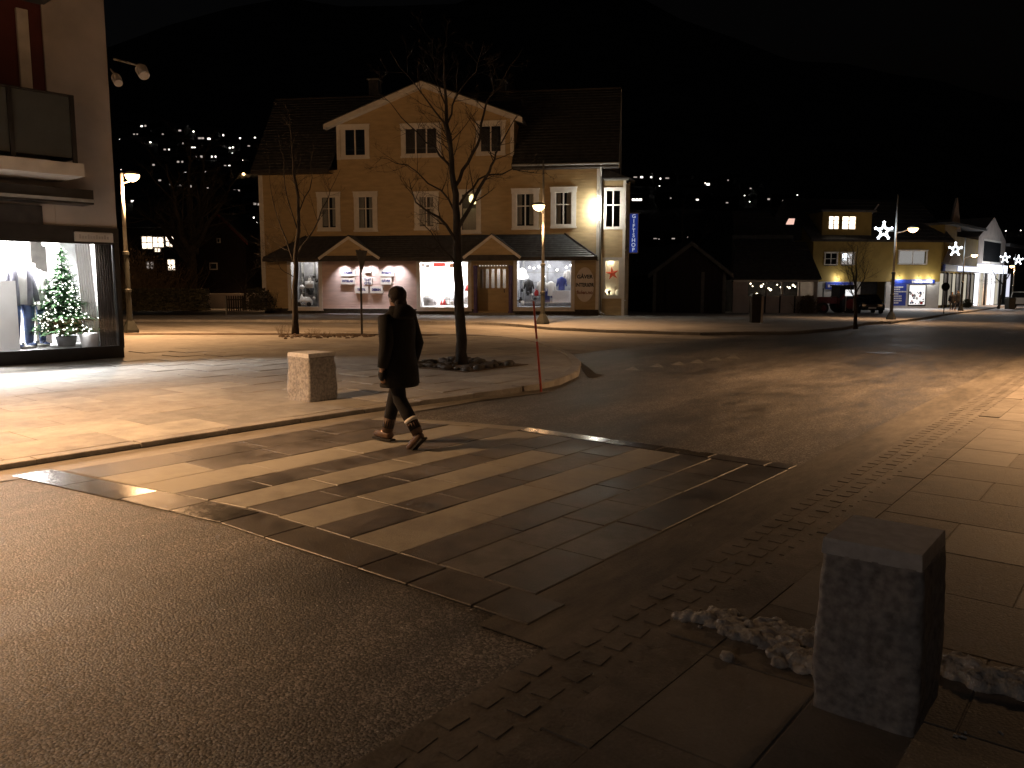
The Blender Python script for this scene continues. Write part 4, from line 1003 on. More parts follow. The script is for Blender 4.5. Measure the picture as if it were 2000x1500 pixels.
for i, (u, v, m, w, h, lb, ct) in enumerate(((868, 590, 'redcloth', .16, .34, 'red cone tree beside the lantern house', 'decoration'), (862, 591, 'redcloth', .1, .26, 'smaller red cone left of the red cone tree', 'decoration'), (888, 592, 'int_white', .28, .2, 'wide white bowl right of the lantern house', 'bowl'),
        (911, 587, 'int_white', .2, .42, 'tall white urn at the right end of the bright window', 'urn'), (912, 562, 'redcloth', .16, .34, 'red flower on the white urn', 'flower'), (850, 592, 'int_grey', .1, .2, 'tiny grey jar beside the wicker basket', 'jar'))):
    x, z = hp(u, v, .5 + .03*i)
    prof = [(.02, h/2), (w*.5, 0), (w, -h/2)] if m == 'redcloth' else [(w*.6, -h/2), (w, 0), (w*.7, h/2*.8), (w*.75, h/2)]
    MB().lathe(prof[::-1] if m == 'redcloth' else prof, 10, (x, .5 + .03*i, z)).build('display_' + ct, M[m], None, smooth=True, loc=HF.loc, rz=HF.rz, label=lb + ', in the shop window', cat=ct)
for i, (u, v, m, wd_) in enumerate(((826, 518, 'int_grey', .1), (835, 520, 'int_grey', .12), (858, 517, 'redcloth', .34), (882, 519, 'letter_brown', .14))):
    x, z = hp(u, v, .3); MB().box(x-wd_, x+wd_, .3, .34, z-.1, z+.12).build('hanging_banner', M[m], None, loc=HF.loc, rz=HF.rz, label=('grey', 'darker grey', 'long red', 'brown')[i] + ' cloth strip hanging at the top of the bright shop window', cat='banner')
# ---- door recess
x0, x1, _, z1 = door; dz = zc - .12
mb = MB(); mb.box(x0-.0, x0+.1, .0, 1.0, 0, z1); mb.box(x1-.1, x1, .0, 1.0, 0, z1); mb.box(x0+.1, x1-.1, 0, 1.0, z1-.25, z1); mb.box(x0+.1, x1-.1, .02, 1.05, -.05, dz)
mb.build('door_recess', M['yellow'], house)
for xx in (x0 - .02, x1 - .2): 
    MB().lathe([(.15, 0), (.15, .15), (.11, .2), (.11, z1-.45), (.13, z1-.4), (.13, z1-.3)], 14, (xx + .11, -.12, 0)).build('column', M['purple'], house, smooth=True)
dr_ = empty('shop_door', parent=house); X0, X1 = x0+.1, x1-.1; yd = .85; zb, zt = dz, z1-.25; zm = zb + (zt-zb)*.5
mb = MB(); n = 6; w = (X1-X0)/n
mb.box(X0, X1, yd, yd+.06, zb, zm); mb.box(X0, X1, yd, yd+.06, zt-.22, zt)
for i in range(n+1): mb.box(max(X0, X0+w*i-.07), min(X1, X0+w*i+.07), yd, yd+.06, zm, zt-.22)
mb.build('door_leaf', M['yellow'], dr_)
MB().box(X0, X1, yd+.02, yd+.028, zm, zt-.22).build('door_glass', M['glassd'], dr_)
MB().box(X1-.5, X1-.46, yd-.05, yd, zm-.25, zm-.05).build('door_handle', M['black'], dr_)
for i in (0, 3): MB().box(X0+.12+w*i*.9, X0+.5+w*i*.9, yd-.015, yd, zb+.3, zm-.25).build('door_panel', M['yellow'], dr_)
MB().box(X0, X1, yd+1.2, yd+1.25, zb, zt).build('shop_back', M['int_white'], dr_)
lamp_local('POINT', house, ((X0+X1)/2, yd+.6, zt-.2), 14, (1, .9, .8), .1)
t = empty('fairy_lights', HF.loc, HF.rz, 'row of small fairy lights above the shop door between violet columns', 'string lights')
for i in range(11): MB().blob((X0+.15+i*(X1-X0-.3)/10, .4, z1-.3-.0), .02, seed=i, sub=1, amp=0).build('bulb', M['softbulb'] if 'softbulb' in M else M.setdefault('softbulb', em('soft_bulb', (1, .9, .75), 3, False)), t)
MB().tube([(X0+.1, .4, z1-.27), (X1-.1, .4, z1-.27)], .008, 4).build('wire', M['black'], t)
# house step
MB().box(x0-.2, x1+.2, -.55, .0, -.02, .09).build('door_step', M['kerb'], house)
# ================================================================== CLOTHES SHOP BUILDING (left)
LB = Frame(-8.84, 18.28, 48.5, .1)
lb = empty('shop_building', LB.loc, LB.rz, 'grey rendered building with balcony above a brightly lit clothes shop window', 'building')
zb1 = LB.P(200, 681)[1]; zt1 = LB.P(200, 473)[1]; zf = LB.P(200, 445)[1]; XR = -.1; TOP = 15
xe = -9.0
MB().box(xe, 0, .0, .25, -.1, zb1).build('base', M['black'], lb)
MB().box(xe, 0, -.06, .3, zt1, zf).build('fascia', M['black'], lb)
mb = MB(); mb.box(XR, 0, -.04, .16, zb1, zt1); mb.build('corner_post', M['black'], lb)
MB().box(-.08, 0, .2, 9, -.1, zf).build('end_wall', M['black'], lb)
xr = LB.P(86, 90)[0]; zr = LB.P(60, 190)[1]
mb = MB(); mb.box(xr, 0, 0, .3, zf, TOP); mb.box(xe, xr, 0.02, .3, zf, zr - .2); mb.box(-.3, 0, .3, 10, zf, TOP); mb.build('rendered_wall', M['conc'], lb)
MB().box(xe, xr, .06, .3, zr - .2, TOP).build('red_panel', M['redpanel'], lb)
a, b = LB.P(36, 90)[0], LB.P(58, 90)[0]
MB().box(a, b, -.02, .1, zr - .2, LB.P(45, 18)[1]).build('window_frame', M['soffit'], lb)
MB().box(xe, xr + .05, -.5, .1, LB.P(80, 8)[1], LB.P(80, 8)[1] + .2).build('ledge', M['balcony'], lb)
# balcony
by = -1.3; px1 = LB.P(148, 250, by)[0]; zt = LB.P(147, 192, by)[1]; zbm = LB.P(150, 310, by)[1]; zs0 = LB.P(153, 345, by)[1]
bal = empty('balcony', parent=lb)
MB().box(xe, px1, by, by + .05, zbm, zt).build('front_panel', M['balcony'], bal)
MB().box(px1 - .05, px1, by + .05, 0, zbm, zt).build('side_panel', M['balcony'], bal)
MB().tube([(xe, by + .02, zt + .03), (px1, by + .02, zt + .03)], .025, 6).build('rail', M['black'], bal)
MB().box(xe, px1 + .08, by - .08, -.0, zs0, zbm - .1).build('slab', M['soffit'], bal)
for k in range(6): MB().box(px1 - .1 - 1.1*k, px1 - .02 - 1.1*k, by - .05, by + .0, zs0 + .05, zt).build('post', M['black'], bal)
# awning cassette, dark panel strips
za, zc_ = LB.P(180, 372, -.55)[1], LB.P(180, 400, -.55)[1]; xa = LB.P(181, 385, -.55)[0]
MB().box(xe, xa, -.6, .0, zc_, za).build('awning_box', M['black'], lb)
MB().box(xe, xa, -.66, -.6, zc_ + .04, zc_ + .1).build('awning_rail', M['pole_up'], lb)
xp = LB.P(82, 420)[0]; MB().box(xe, xp, -.04, .02, zf, LB.P(80, 402)[1]).build('dark_panel', M['darkwood'], lb)
# name board above the window
x0, z0 = LB.P(147, 471, -.12); x1, z1 = LB.P(220, 455, -.12)
ns = empty('name_board', LB.loc, LB.rz, 'small pale rounded name board on the black fascia above the clothes shop', 'sign')
MB().bevbox(x0, x1, -.13, -.07, z0, z1, .02).build('board', M['soffit'], ns)
for k in range(11):
    w = (x1 - x0 - .16) / 11; MB().box(x0 + .08 + w*k, x0 + .08 + w*k + w*.7, -.134, -.13, z0 + .06, z1 - .06 - (.03 if k % 3 else 0)).build('worn_letter', M['conc'], ns)
# window bars and glass
mb = MB(); mb.box(xe, XR, -.03, .05, zb1, zb1 + .05); mb.box(xe, XR, -.03, .05, zt1 - .05, zt1)
mb.box(-4.6, -4.52, -.03, .05, zb1 + .05, zt1 - .05); mb.build('window_bars', M['black'], lb)
MB().box(xe, XR, .0, .012, zb1 + .04, zt1 - .04).build('shop_pane', M['glassd'], lb)
# interior
D = 3.6
rm = empty('display_room', parent=lb)
mb = MB(); mb.box(xe, -.15, D, D + .1, 0, zt1 + .6); mb.box(xe - .1, xe, 0.3, D, 0, zt1 + .6); mb.box(xe, -.15, .3, D, zt1 + .5, zt1 + .6); mb.build('room_wall', M['int_white'], rm)
MB().box(-.15, -.11, .25, D, 0, zt1 + .6).build('end_panel', M['int_white'], rm)
MB().box(xe, -.15, .26, D, zb1 - .3, zb1 + .03).build('display_floor', M['int_grey'], rm)
def lx(u, v, y): return LB.P(u, v, y)
# dark gap, white panels, drape
x0 = lx(65, 560, 2.2)[0]; x1 = lx(95, 560, 2.2)[0]; MB().box(x0, x1, 2.2, 2.25, zb1, zt1 + .5).build('dark_partition', M['darkwood'], rm)
x0 = lx(122, 560, 2.0)[0]; x1 = lx(155, 560, 2.0)[0]; MB().box(x0, x1, 2.0, 2.05, zb1, zt1 + .5).build('grey_partition', M['int_grey'], rm)
mb = MB(); x0 = -.62; x1 = -.3; n = 12
for k in range(n): 
    w = (x1 - x0)/n; mb.quad((x0+w*k, .55+.04*(k%2), zb1), (x0+w*(k+1), .55+.04*((k+1)%2), zb1), (x0+w*(k+1)-.1, .55+.04*((k+1)%2), zt1+.5), (x0+w*k-.1, .55+.04*(k%2), zt1+.5))
mb.build('white_drape', M['int_white'], rm)
M['drape'] = mat('brown_drape', (.07, .055, .045), .9, var=.5, scale=8, bump=.6, bscale=6, stretch=(6, 6, .2))
mb = MB(); x0 = -.47; x1 = -.11; n = 14
for k in range(n):
    w = (x1 - x0)/n; mb.quad((x0+w*k, .1+.04*(k%2), zb1), (x0+w*(k+1), .1+.04*((k+1)%2), zb1), (x0+w*(k+1), .1+.04*((k+1)%2), zt1+.5), (x0+w*k, .1+.04*(k%2), zt1+.5))
mb.build('brown_drape', M['drape'], rm)
def arealamp(x, y, z, e, sx, sy, rot=(0, 0, 0), col=(1, .97, .93)): return lamp_local('AREA', lb, (x, y, z), e, col, sx, rot, sy=sy)
arealamp(-2.6, .9, zt1 + .45, 1500, 3.6, .4, (R(-32), 0, 0)); arealamp(-6.4, .9, zt1 + .45, 2600, 3.4, .4, (R(-32), 0, 0)); arealamp(-2.8, 2.6, zt1 + .45, 1700, 3.5, 1)
for u in (8, 90): 
    x, z = lx(u, 473, .8); MB().lathe([(.08, 0), (.1, .12), (.05, .16)], 10, (x, .8, z - .08)).build('spot_lamp', em('spot_glow', (1, .98, .95), 12, False), rm)
def mannequin(x, y, s, jacket, shirt, label, turn=0):
    t = empty('mannequin', LB.loc, LB.rz, label, 'mannequin', 'mannequins in the clothes shop window')
    q = empty('figure', (x, y, zb1 + .05), turn, parent=t); q.scale = (s, s, s)
    MB().lathe([(.22, 0), (.22, .03), (.03, .05), (.025, .1)], 14).build('stand', M['pole_up'], q)
    mb = MB()
    for sx in (-.1, .1): mb.tube([(sx, 0, .88), (sx*1.1, -.02, .5), (sx*1.2, .02, .08)], [.1, .075, .06], 12); mb.tube([(sx*1.2, .04, .06), (sx*1.25, -.16, .03)], [.045, .04], 8)
    mb.build('jeans', M['jeansblue'], q, smooth=True)
    mb = MB(); mb.loft([(0,0,.8,.17,.11),(0,0,.95,.18,.12),(0,0,1.2,.2,.13),(0,0,1.4,.22,.12),(0,0,1.47,.13,.08),(0,0,1.52,.06,.06),(0,0,1.6,.055,.055)], 16)
    mb.build('shirt', shirt, q, smooth=True)
    mb = MB()
    for sx in (-1, 1):
        mb.tube([(sx*.2, 0, 1.42), (sx*.27, .0, 1.15), (sx*.28, -.08, .85)], [.07, .06, .045], 10)
        mb.loft([(sx*.12,.0,.78,.1,.13),(sx*.12,0,1.0,.1,.135),(sx*.13,0,1.25,.1,.14),(sx*.13,0,1.4,.1,.12),(sx*.08,0,1.48,.06,.08)], 10)
    mb.build('jacket', jacket, q, smooth=True)
    mb = MB()
    for sx in (-1, 1): mb.tube([(sx*.28, -.08, .85), (sx*.28, -.11, .78), (sx*.27, -.12, .7)], [.035, .04, .02], 8)
    mb.build('hands', M['int_white'], q, smooth=True)
M['jeansblue'] = mat('blue_denim', (.045, .075, .17), .85, var=.35, scale=6, bump=.2)
M['greyjkt'] = mat('grey_jacket', (.14, .14, .18), .8, var=.25, scale=6, bump=.3)
x, _ = lx(40, 600, .9); mannequin(x, .9, 1.18, M['greyjkt'], M['int_white'], 'headless mannequin in dark open jacket and jeans, left one in the lit window', .3)
x, _ = lx(68, 600, 1.3); mannequin(x, 1.3, 1.15, M['int_white'], M['int_white'], 'headless mannequin in white jacket and blue jeans beside the Christmas tree', .2)
x0, z0 = lx(8, 665, .6); MB().box(x0 - .5, x0 + .25, .45, .9, zb1 + .03, zb1 + 1.5).build('white_panel_stand', M['int_white'], None, loc=LB.loc, rz=LB.rz, label='white display panel at the left end of the lit clothes shop window', cat='display panel')
x0, z0 = lx(190, 680, .6); MB().lathe([(.16, 0), (.2, .3), (.17, .33)], 14, (-.62, .3, zb1 + .03)).build('white_pot', M['int_white'], None, loc=LB.loc, rz=LB.rz, smooth=True, label='white pot on the window floor beside the brown drape', cat='pot')
# christmas tree
tx, tz = lx(128, 640, 1.0); top_z = lx(120, 478, 1.25)[1]; ct = empty('christmas_tree', LB.loc, LB.rz, 'green Christmas tree full of small white lights in the clothes shop window', 'christmas tree')
q = random.Random(2); mb = MB(); bl = MB(); h0 = zb1 + .32; hh = top_z - h0
MB().tube([(tx, 1.0, zb1 + .05), (tx, 1.0, top_z - .05)], [.04, .01], 8).build('trunk', M['bark'], ct)
rr0 = .8
for k in range(5200):
    f = 1 - math.sqrt(q.random()); z = h0 + hh * f; rmax = rr0 * (1 - f) ** .85 * (.82 + .18 * math.sin(f * 42)) + .02
    a = q.uniform(0, 2*math.pi); r = rmax * q.uniform(.35, 1); r = min(r, 1.0)
    c = Vector((min(-.2, tx + r*math.cos(a)), 1.0 + r*math.sin(a), z)); d = Vector((math.cos(a), math.sin(a), q.uniform(-.35, .25))).normalized()
    s = d.cross(Vector((0, 0, 1))).normalized(); L = q.uniform(.09, .17) * (1.15 - .5*f); w = L * .33; up = Vector((0, 0, w*q.uniform(-.6, .6)))
    mb.add([c - s*w, c + d*L + up*.5, c + s*w, c - d*L*.5 + up], [(0, 1, 2), (0, 2, 3)])
    if k % 11 == 0: bl.blob((c.x + d.x*.05, c.y + d.y*.05, c.z), .014, seed=k, sub=1, amp=0)
mb.build('needles', M['fir'], ct, kind='stuff'); bl.build('bulbs', em('tree_bulb', (1, .97, .88), 9, False), ct, kind='stuff')
MB().lathe([(.18, 0), (.22, .2), (.2, .22)], 14, (tx, 1.0, zb1 + .04)).build('pot', M['int_grey'], ct, smooth=True)
# floodlight arms on the corner
def floodlight(u0, v0, u1, v1, u2, v2, label, y0, sc=1):
    f = empty('floodlight', LB.loc, LB.rz, label, 'floodlight', 'unlit floodlights on the corner of the shop building')
    Yc = 18.6; a = Vector(atY(u0, v0, Yc)); b = Vector(atY(u1, v1, Yc - .2)); c = Vector(atY(u2, v2, Yc - .3))
    inv = (Matrix.Translation(LB.loc) @ Matrix.Rotation(LB.rz, 4, 'Z')).inverted(); a, b, c = inv @ a, inv @ b, inv @ c
    MB().tube([a, b], .022*sc, 8).build('arm', M['pole_up'], f); MB().blob(b, .05*sc, seed=1, sub=2, amp=0).build('joint_ball', M['pole_up'], f, smooth=True)
    d = (c - b).normalized(); e = b + d * .06; g = c + d * .1
    MB().tube([e, e + d*.05, g, g + d*.01], [.1*sc, .13*sc, .115*sc, .09*sc], 12).build('housing', M['soffit'], f)
floodlight(222, 115, 272, 128, 279, 142, 'unlit floodlight on the long arm at the corner of the shop building', 0)
floodlight(216, 135, 224, 145, 229, 157, 'second unlit floodlight half hidden by the corner of the shop building', 0, .8)

# ================================================================== HILLSIDE
def hillz(x, Y):
    d = max(0, Y - 150)
    z = .3 * d + .00012 * d * d
    return -2 + z * (1 + .12 * math.sin(x * .004 + 1) + .05 * math.sin(x * .017)) * (1 if x < 0 else max(.6, 1 - x / 1500))
def hillpt(u, v):
    x, y, w = ray(u, v); lo, hi = 100, 880
    for _ in range(40):
        m = (lo + hi) / 2
        if H + w / y * m < hillz(x / y * m, m): hi = m
        else: lo = m
    return Vector((x / y * lo, lo, H + w / y * lo)), lo
mb = MB(); XS = [-900 + 60*i for i in range(37)]; YS = [120 + 30*j for j in range(27)]
for j, Y in enumerate(YS):
    for x in XS:
        t, s = c2w(x, Y); mb.v.append((t, s, hillz(x, Y) + 3*math.sin(x*.05 + Y*.03)*(Y > 180) - (3 if Y < 140 else 0)))
for j in range(len(YS)-1):
    for i in range(len(XS)-1): a = j*37+i; mb.f.append((a, a+1, a+38, a+37))
mb.build('hillside', M['hill'], None, smooth=True, kind='structure')
HG = 'lit houses scattered on the dark hillside'
def hill_house(wins, h=3.6):
    us = [w[0] for w in wins]; uc = (min(us) + max(us)) / 2; vc = sum(w[1] for w in wins) / len(wins)
    p, Y = hillpt(uc, vc + 2); Y -= 6; px = Y / F_PX; hw = max(3.2, (max(us) - min(us)) / 2 * px + 2)
    base = atY(uc, vc, Y); t = empty('hillside_house', (base[0], base[1], base[2]), TH, 'small dark house on the far hillside showing only its lit windows', 'house', HG)
    MB().box(-hw, hw, 0, 7, -3.2, 1.6).build('wall', M['hillhouse'], t)
    MB().prism([(-hw-.4, -.4, 1.6), (-hw-.4, 7.4, 1.6), (-hw-.4, 3.5, 3.6)], (2*hw+.8, 0, 0)).build('roof', M['roof'], t)
    for w in wins:
        u, v, ww = w[:3]; hh = w[3] if len(w) > 3 else 3.2; br = w[4] if len(w) > 4 else 1
        x = (u - uc) * px; z = (vc - v) * px; n = max(1, round(ww / 6))
        for k in range(n):
            wx = ww * px / n; xx = x - ww*px/2 + wx*(k+.5)
            MB().box(xx - wx*.42, xx + wx*.42, -.06, .02, z - hh*px/2, z + hh*px/2).build('lit_window', M['coolwin'] if br else M['dimwin'], t)
M['dimwin'] = em('dim_window', (1, .85, .75), .45, False)
def hill_lamp(u, v, warm=False, r=1.7):
    p, Y = hillpt(u, v); Y -= 3; b = atY(u, v, Y); t = empty('hillside_lamp', (b[0], b[1], b[2] - 5), TH, 'far street lamp shining as a bright point on the dark hillside', 'street lamp', 'far street lamps on the hillside')
    MB().tube([(0, 0, -1.5), (0, 0, 5)], [.1, .06], 5).build('pole', M['pole'], t)
    MB().blob((0, -.1, 5), r * Y / F_PX, seed=1, sub=1, amp=0, sq=(1, 1, .8)).build('lamp', M['farlampw'] if warm else M['farlamp'], t)
for ws in ([(242,245,3),(250,245.5,5)], [(277,247,5),(284,246,4,3,0),(281,253,6,3,0)], [(292,248,7,5,0)], [(340,255.5,5),(351,255,6,3,0)], [(393,270,12,3,0),(408,271,7)],
           [(425,264,6,3,0),(436,264,3)], [(378,288.5,9),(399,289,8)], [(370,305,9,4,0),(384,306,3,3,0),(393,306,5,4,0)], [(414,306,3),(421,306,3)], [(347,279,4,3,0),(357,280,3,3,0)],
           [(293,357,5),(302,358,6),(312,353,6,4,0)], [(334,361,6,3,0),(352,363,9,4,0)], [(372,364,6,4,0),(405,367,7,2,0)], [(259,393,6),(270,394,6),(280,394,5),(290,395,6,5)],
           [(303,386,9,4,0),(315,385,7,4,0)], [(275,410,6,4,0),(283,410,6,4,0),(292,409,6,5)], [(388,394,7,4,0),(398,395,7,4,0)], [(428,394,6),(437,393,8,5)], [(389,411,5),(414,408,5)],
           [(498,398,6,4,0),(505,399,4,4,0)], [(486,285,5,2,0)], [(1234,340,6),(1228,346,5)], [(1241,346,8,2,0),(1253,346,6)], [(1263,345,10,3.5),(1275,346,10,3)],
           [(1290,349,3),(1303,348,8,2,0)], [(1340,352,6,3,0),(1348,353,6,3,0)], [(1376,358,6,2.5),(1383,360,7,4)], [(1244,390,20,4)], [(1362,390,6,2.5)], [(1512,377,5,2.5),(1520,378,3,2)],
           [(1502,389,7,3,0)], [(1280,466,8,1.5,0),(1287,467,2,2,0)], [(1315,466,7,2,0)], [(1340,463,8,2,0)], [(1352,372,3,3,0)], [(1310,387,3,2,0)], [(262,262,4,2,0),(268,262,3,2,0)], [(318,262,4,2,0)], [(322,292,5,2.5,0),(330,292,3,2.5)], [(412,292,4,2.5)], [(348,316,5,3,0),(356,316,4,3,0)], [(300,322,5,3,0)], [(440,324,5,3,0),(448,324,4,3)], [(402,336,5,3,0)], [(362,338,4,3)], [(458,372,5,3,0),(466,372,5,3,0)], [(420,352,4,3)], [(1422,352,3,2,0)], [(1466,368,4,2,0)], [(1530,392,4,2,0)], [(1420,396,5,2,0)]):
    hill_house(ws)
for u, v in ((234,273),(294,278),(294,241),(336,282),(378,257),(449,289),(455,288),(454,300),(469,270),(498,269),(473,313),(496,425),(466,435),(496,441),(501,435),(237,332)): hill_lamp(u, v, r=1.6)
hill_lamp(476, 340, True, 3)
for u, v in ((1390,361),(1377,369),(1380,373),(1381,381),(1288,363),(1248,373),(1261,372),(1232,383),(1406,379),(1418,378),(1438,366),(1454,382),(1473,383),(1464,394),(1498,383),(1557,381),(1964,451),(1993,450)): hill_lamp(u, v, r=1.1)

# ================================================================== BACKGROUND LEFT
def bframe(u, Y, ang=0, z0=0): 
    a = (u - 1000) / F_PX; k = Y; return Frame((ray(u, 557)[0] / ray(u, 557)[1]) * Y, Y, ang, z0)
BF = bframe(310, 70); g = empty('lit_white_house', BF.loc, BF.rz, 'dim pale house behind the trees with bright cross-barred windows', 'house')
x0 = BF.P(250, 500)[0]; x1 = BF.P(372, 500)[0]; zt = BF.P(310, 445)[1]
mb = MB(); mb.box(x0, x1, 0, 8, 0, zt); mb.build('wall', M['hillhouse'], g)
MB().prism([(x0-.5, -.5, zt), (x0-.5, 8.5, zt), (x0-.5, 4, zt+2.6)], (x1-x0+1, 0, 0)).build('roof', M['roof'], g)
for u0, u1, v0, v1 in ((280,297,463,485),(301,319,464,482),(326,339,463,481),(330,341,508,527),(304,313,486,491),(288,300,512,525)):
    a = BF.P(u0, v1); b = BF.P(u1, v0); lit = M['warmwin'] if u0 != 288 else M['dimwin']
    w = MB().box(a[0]-.08, b[0]+.08, -.1, -.03, a[1]-.08, b[1]+.08).build('window', M['white'], g); 
    MB().box(a[0], b[0], -.13, -.11, a[1], b[1]).build('lit_pane', lit, w)
    xm = (a[0]+b[0])/2; zm = (a[1]+b[1])/2
    f = MB(); f.box(xm-.04, xm+.04, -.16, -.13, a[1], b[1]); f.box(a[0], xm-.05, -.16, -.13, zm-.04, zm+.04); f.box(xm+.05, b[0], -.16, -.13, zm-.04, zm+.04); f.build('glazing_bars', M['white'], w)
RF = bframe(430, 62, 0); g = empty('dark_red_house', RF.loc, RF.rz, 'dark red gabled house between the big tree and the yellow house', 'house')
x0 = RF.P(380, 500)[0]; x1 = RF.P(480, 500)[0]; ze = RF.P(430, 468)[1]; zp = RF.P(430, 418)[1]; xm = (x0+x1)/2
mb = MB(); cladding(mb, 0, zp-.1, .22, lambda z: (x0, x1) if z < ze else (xm-(xm-x0)*(zp-z)/(zp-ze), xm+(x1-xm)*(zp-z)/(zp-ze)), [], th=.15); mb.box(x0, x1, .15, 9, 0, ze); mb.build('wall', M['barn'], g)
for s in (-1, 1):
    P0 = Vector((xm+s*(x1-xm+.3), -.3, ze-.25)); A_ = Vector((xm, -.3, zp+.1)); q = [P0, A_, A_+Vector((0,9,0)), P0+Vector((0,9,0))]
    MB().hexa([*q, *[p+Vector((0,0,.12)) for p in q]]).build('roof_slope', M['roof'], g)
    MB().prism([P0, P0+Vector((0,0,-.2)), A_+Vector((0,0,-.2)), A_], (0,-.05,0)).build('bargeboard', M['redpanel'], g)
a = RF.P(412, 468); 
for u0, u1, v0, v1 in ((424,431,465,475),(410,425,513,527)):
    a = RF.P(u0, v1); b = RF.P(u1, v0); w = MB().box(a[0], b[0], -.08, -.02, a[1], b[1]).build('window', M['white'], g); MB().box(a[0]+.08, b[0]-.08, -.1, -.085, a[1]+.08, b[1]-.08).build('pane', M['carglass'], w)
WF = bframe(440, 56, 0, 0); xa, xb = WF.P(372, 575)[0], WF.P(512, 575)[0]
mb = MB(); z0w, z1w = WF.P(440, 586)[1], WF.P(440, 573)[1]
mb.box(xa, xb, 0, .3, 0, z1w - .06); w = empty('low_wall', WF.loc, WF.rz, 'low pale garden wall lit orange beside the yellow house', 'wall'); mb.build('wall_body', M['conc'], w); MB().box(xa-.03, xb+.03, -.05, .35, z1w-.06, z1w).build('coping', M['white'], w)
WF2 = bframe(440, 66, 0, 0); mb = MB(); xa, xb = WF2.P(372, 575)[0], WF2.P(516, 575)[0]; zt = WF2.P(440, 536)[1]
w = empty('garage', WF2.loc, WF2.rz, 'long low pale garage with dark flat roof behind the garden wall', 'garage')
MB().box(xa, xb, 0, 4, 0, zt).build('wall', M['conc'], w); MB().box(xa-.3, xb+.2, -.4, 4.2, zt, zt+.22).build('flat_roof', M['darkwood'], w)
for k in range(3):
    d = (xb-xa)/3; MB().box(xa+d*k+.3, xa+d*(k+1)-.3, -.05, 0, 0, zt-.3).build('garage_door', M['darkwood'], w)
# hidden lamp behind the yellow house corner that lights the wall
lp = atY(540, 560, 57); street_lamp('street_lamp', (lp[0], lp[1], 0), 200, .8, 4.6, 5.2, 'street lamp hidden behind the left corner of the yellow house', 550)
# picket fence, posts
PF = bframe(455, 50, 0, .0); fn = empty('picket_fence', PF.loc, PF.rz, 'short dark picket fence in front of the low lit wall', 'fence')
xs0, xs1 = PF.P(443, 590)[0], PF.P(474, 590)[0]; zt = PF.P(455, 577)[1]; n = 8
for k in range(n):
    x = xs0 + (xs1-xs0)*k/(n-1); MB().prism([(x-.045, 0, 0), (x+.045, 0, 0), (x+.045, 0, zt-.06), (x, 0, zt), (x-.045, 0, zt-.06)], (0, .025, 0)).build('picket', M['darkwood'], fn)
MB().box(xs0-.1, xs1+.1, .026, .06, .25, .33).build('rail', M['darkwood'], fn); MB().box(xs0-.1, xs1+.1, .026, .06, zt-.3, zt-.22).build('rail', M['darkwood'], fn)
for u, v0, v1, lb_ in ((395, 574, 606, 'left of the two thin pale posts before the low wall'), (442, 576, 614, 'right of the two thin pale posts, beside the picket fence')):
    b = gp(u, v1, .1); tt_ = atY(u, v0, b[0]*-ST + b[1]*CT); MB().tube([(0,0,0), (0,0,tt_[2]-b[2])], .035, 8).build('thin_post', M['pole_up'], None, loc=b, label=lb_, cat='post')

# ================================================================== RIGHT: BARN, ANNEX, SHOP HOUSES
BN = bframe(1350, 58, 6, Zg(50)); g = empty('red_barn', BN.loc, BN.rz, 'dark red timber barn with white corner boards right of the yellow house', 'barn')
x0, x1 = BN.P(1276, 560)[0], BN.P(1415, 560)[0]; ze = BN.P(1276, 528)[1]; zp = ze + 1.9; xm = (x0+x1)/2
mb = MB(); nbd = 44
for k in range(nbd):
    a = x0 + (x1-x0)*k/nbd; b = x0 + (x1-x0)*(k+1)/nbd - .01; zz = lambda x: ze + (zp-ze)*(1-abs(x-xm)/(xm-x0)) - .02
    y = -.02 if k % 2 else 0; mb.hexa([(a,y,0),(b,y,0),(b,.1,0),(a,.1,0),(a,y,zz(a)),(b,y,zz(b)),(b,.1,zz(b)),(a,.1,zz(a))])
mb.box(x0, x1, .1, 9, 0, ze); mb.build('plank_wall', M['barn'], g)
for s in (-1, 1):
    P0 = Vector((xm+s*(x1-xm+.5), -.4, ze-.35)); A_ = Vector((xm, -.4, zp+.05)); q = [P0, A_, A_+Vector((0,9.5,0)), P0+Vector((0,9.5,0))]
    MB().hexa([*q, *[p+Vector((0,0,.1)) for p in q]]).build('roof_slope', M['roof'], g); MB().prism([P0, P0+Vector((0,0,-.22)), A_+Vector((0,0,-.22)), A_], (0,-.05,0)).build('bargeboard', M['pole_dim'], g)
for u in (1278, 1372, 1414): 
    x = BN.P(u, 560)[0]; MB().box(x-.12, x+.12, -.06, -.021, 0, ze-.1).build('corner_board', M['pole_dim'], g)
MB().box(BN.P(1300,560)[0], BN.P(1345,560)[0], -.07, -.021, 0, ze-.5).build('barn_door', M['barn'], g)
AN = bframe(1500, 60, 3, Zg(58)); g = empty('cafe_annex', AN.loc, AN.rz, 'low building with big dark roof and lit band of windows above a pale wall', 'building')
x0, x1 = AN.P(1432, 560)[0], AN.P(1597, 560)[0]; zw0, zw1, zt = AN.P(1500, 578)[1], AN.P(1500, 552)[1], AN.P(1500, 546)[1]
mb = MB(); mb.box(x0, x1, 0, .2, 0, zw0)
for u0, u1 in ((1432,1461),(1497,1500),(1527,1530),(1560,1563),(1590,1597)): mb.box(AN.P(u0,560)[0], AN.P(u1,560)[0], .0, .2, zw0, zw1+.05)
mb.box(x1-.2, x1, .2, 8, 0, zt); mb.build('wall', M['conc'], g)
for k in range(5):
    xx = AN.P(1465+29*k, 590)[0]; MB().box(xx-.05, xx+.05, -.04, -.0, 0, zw0).build('wall_batten', M['hillhouse'], g)
MB().box(x0, x1, -.12, .0, zt-.18, zt+.02).build('white_fascia', M['white'], g)
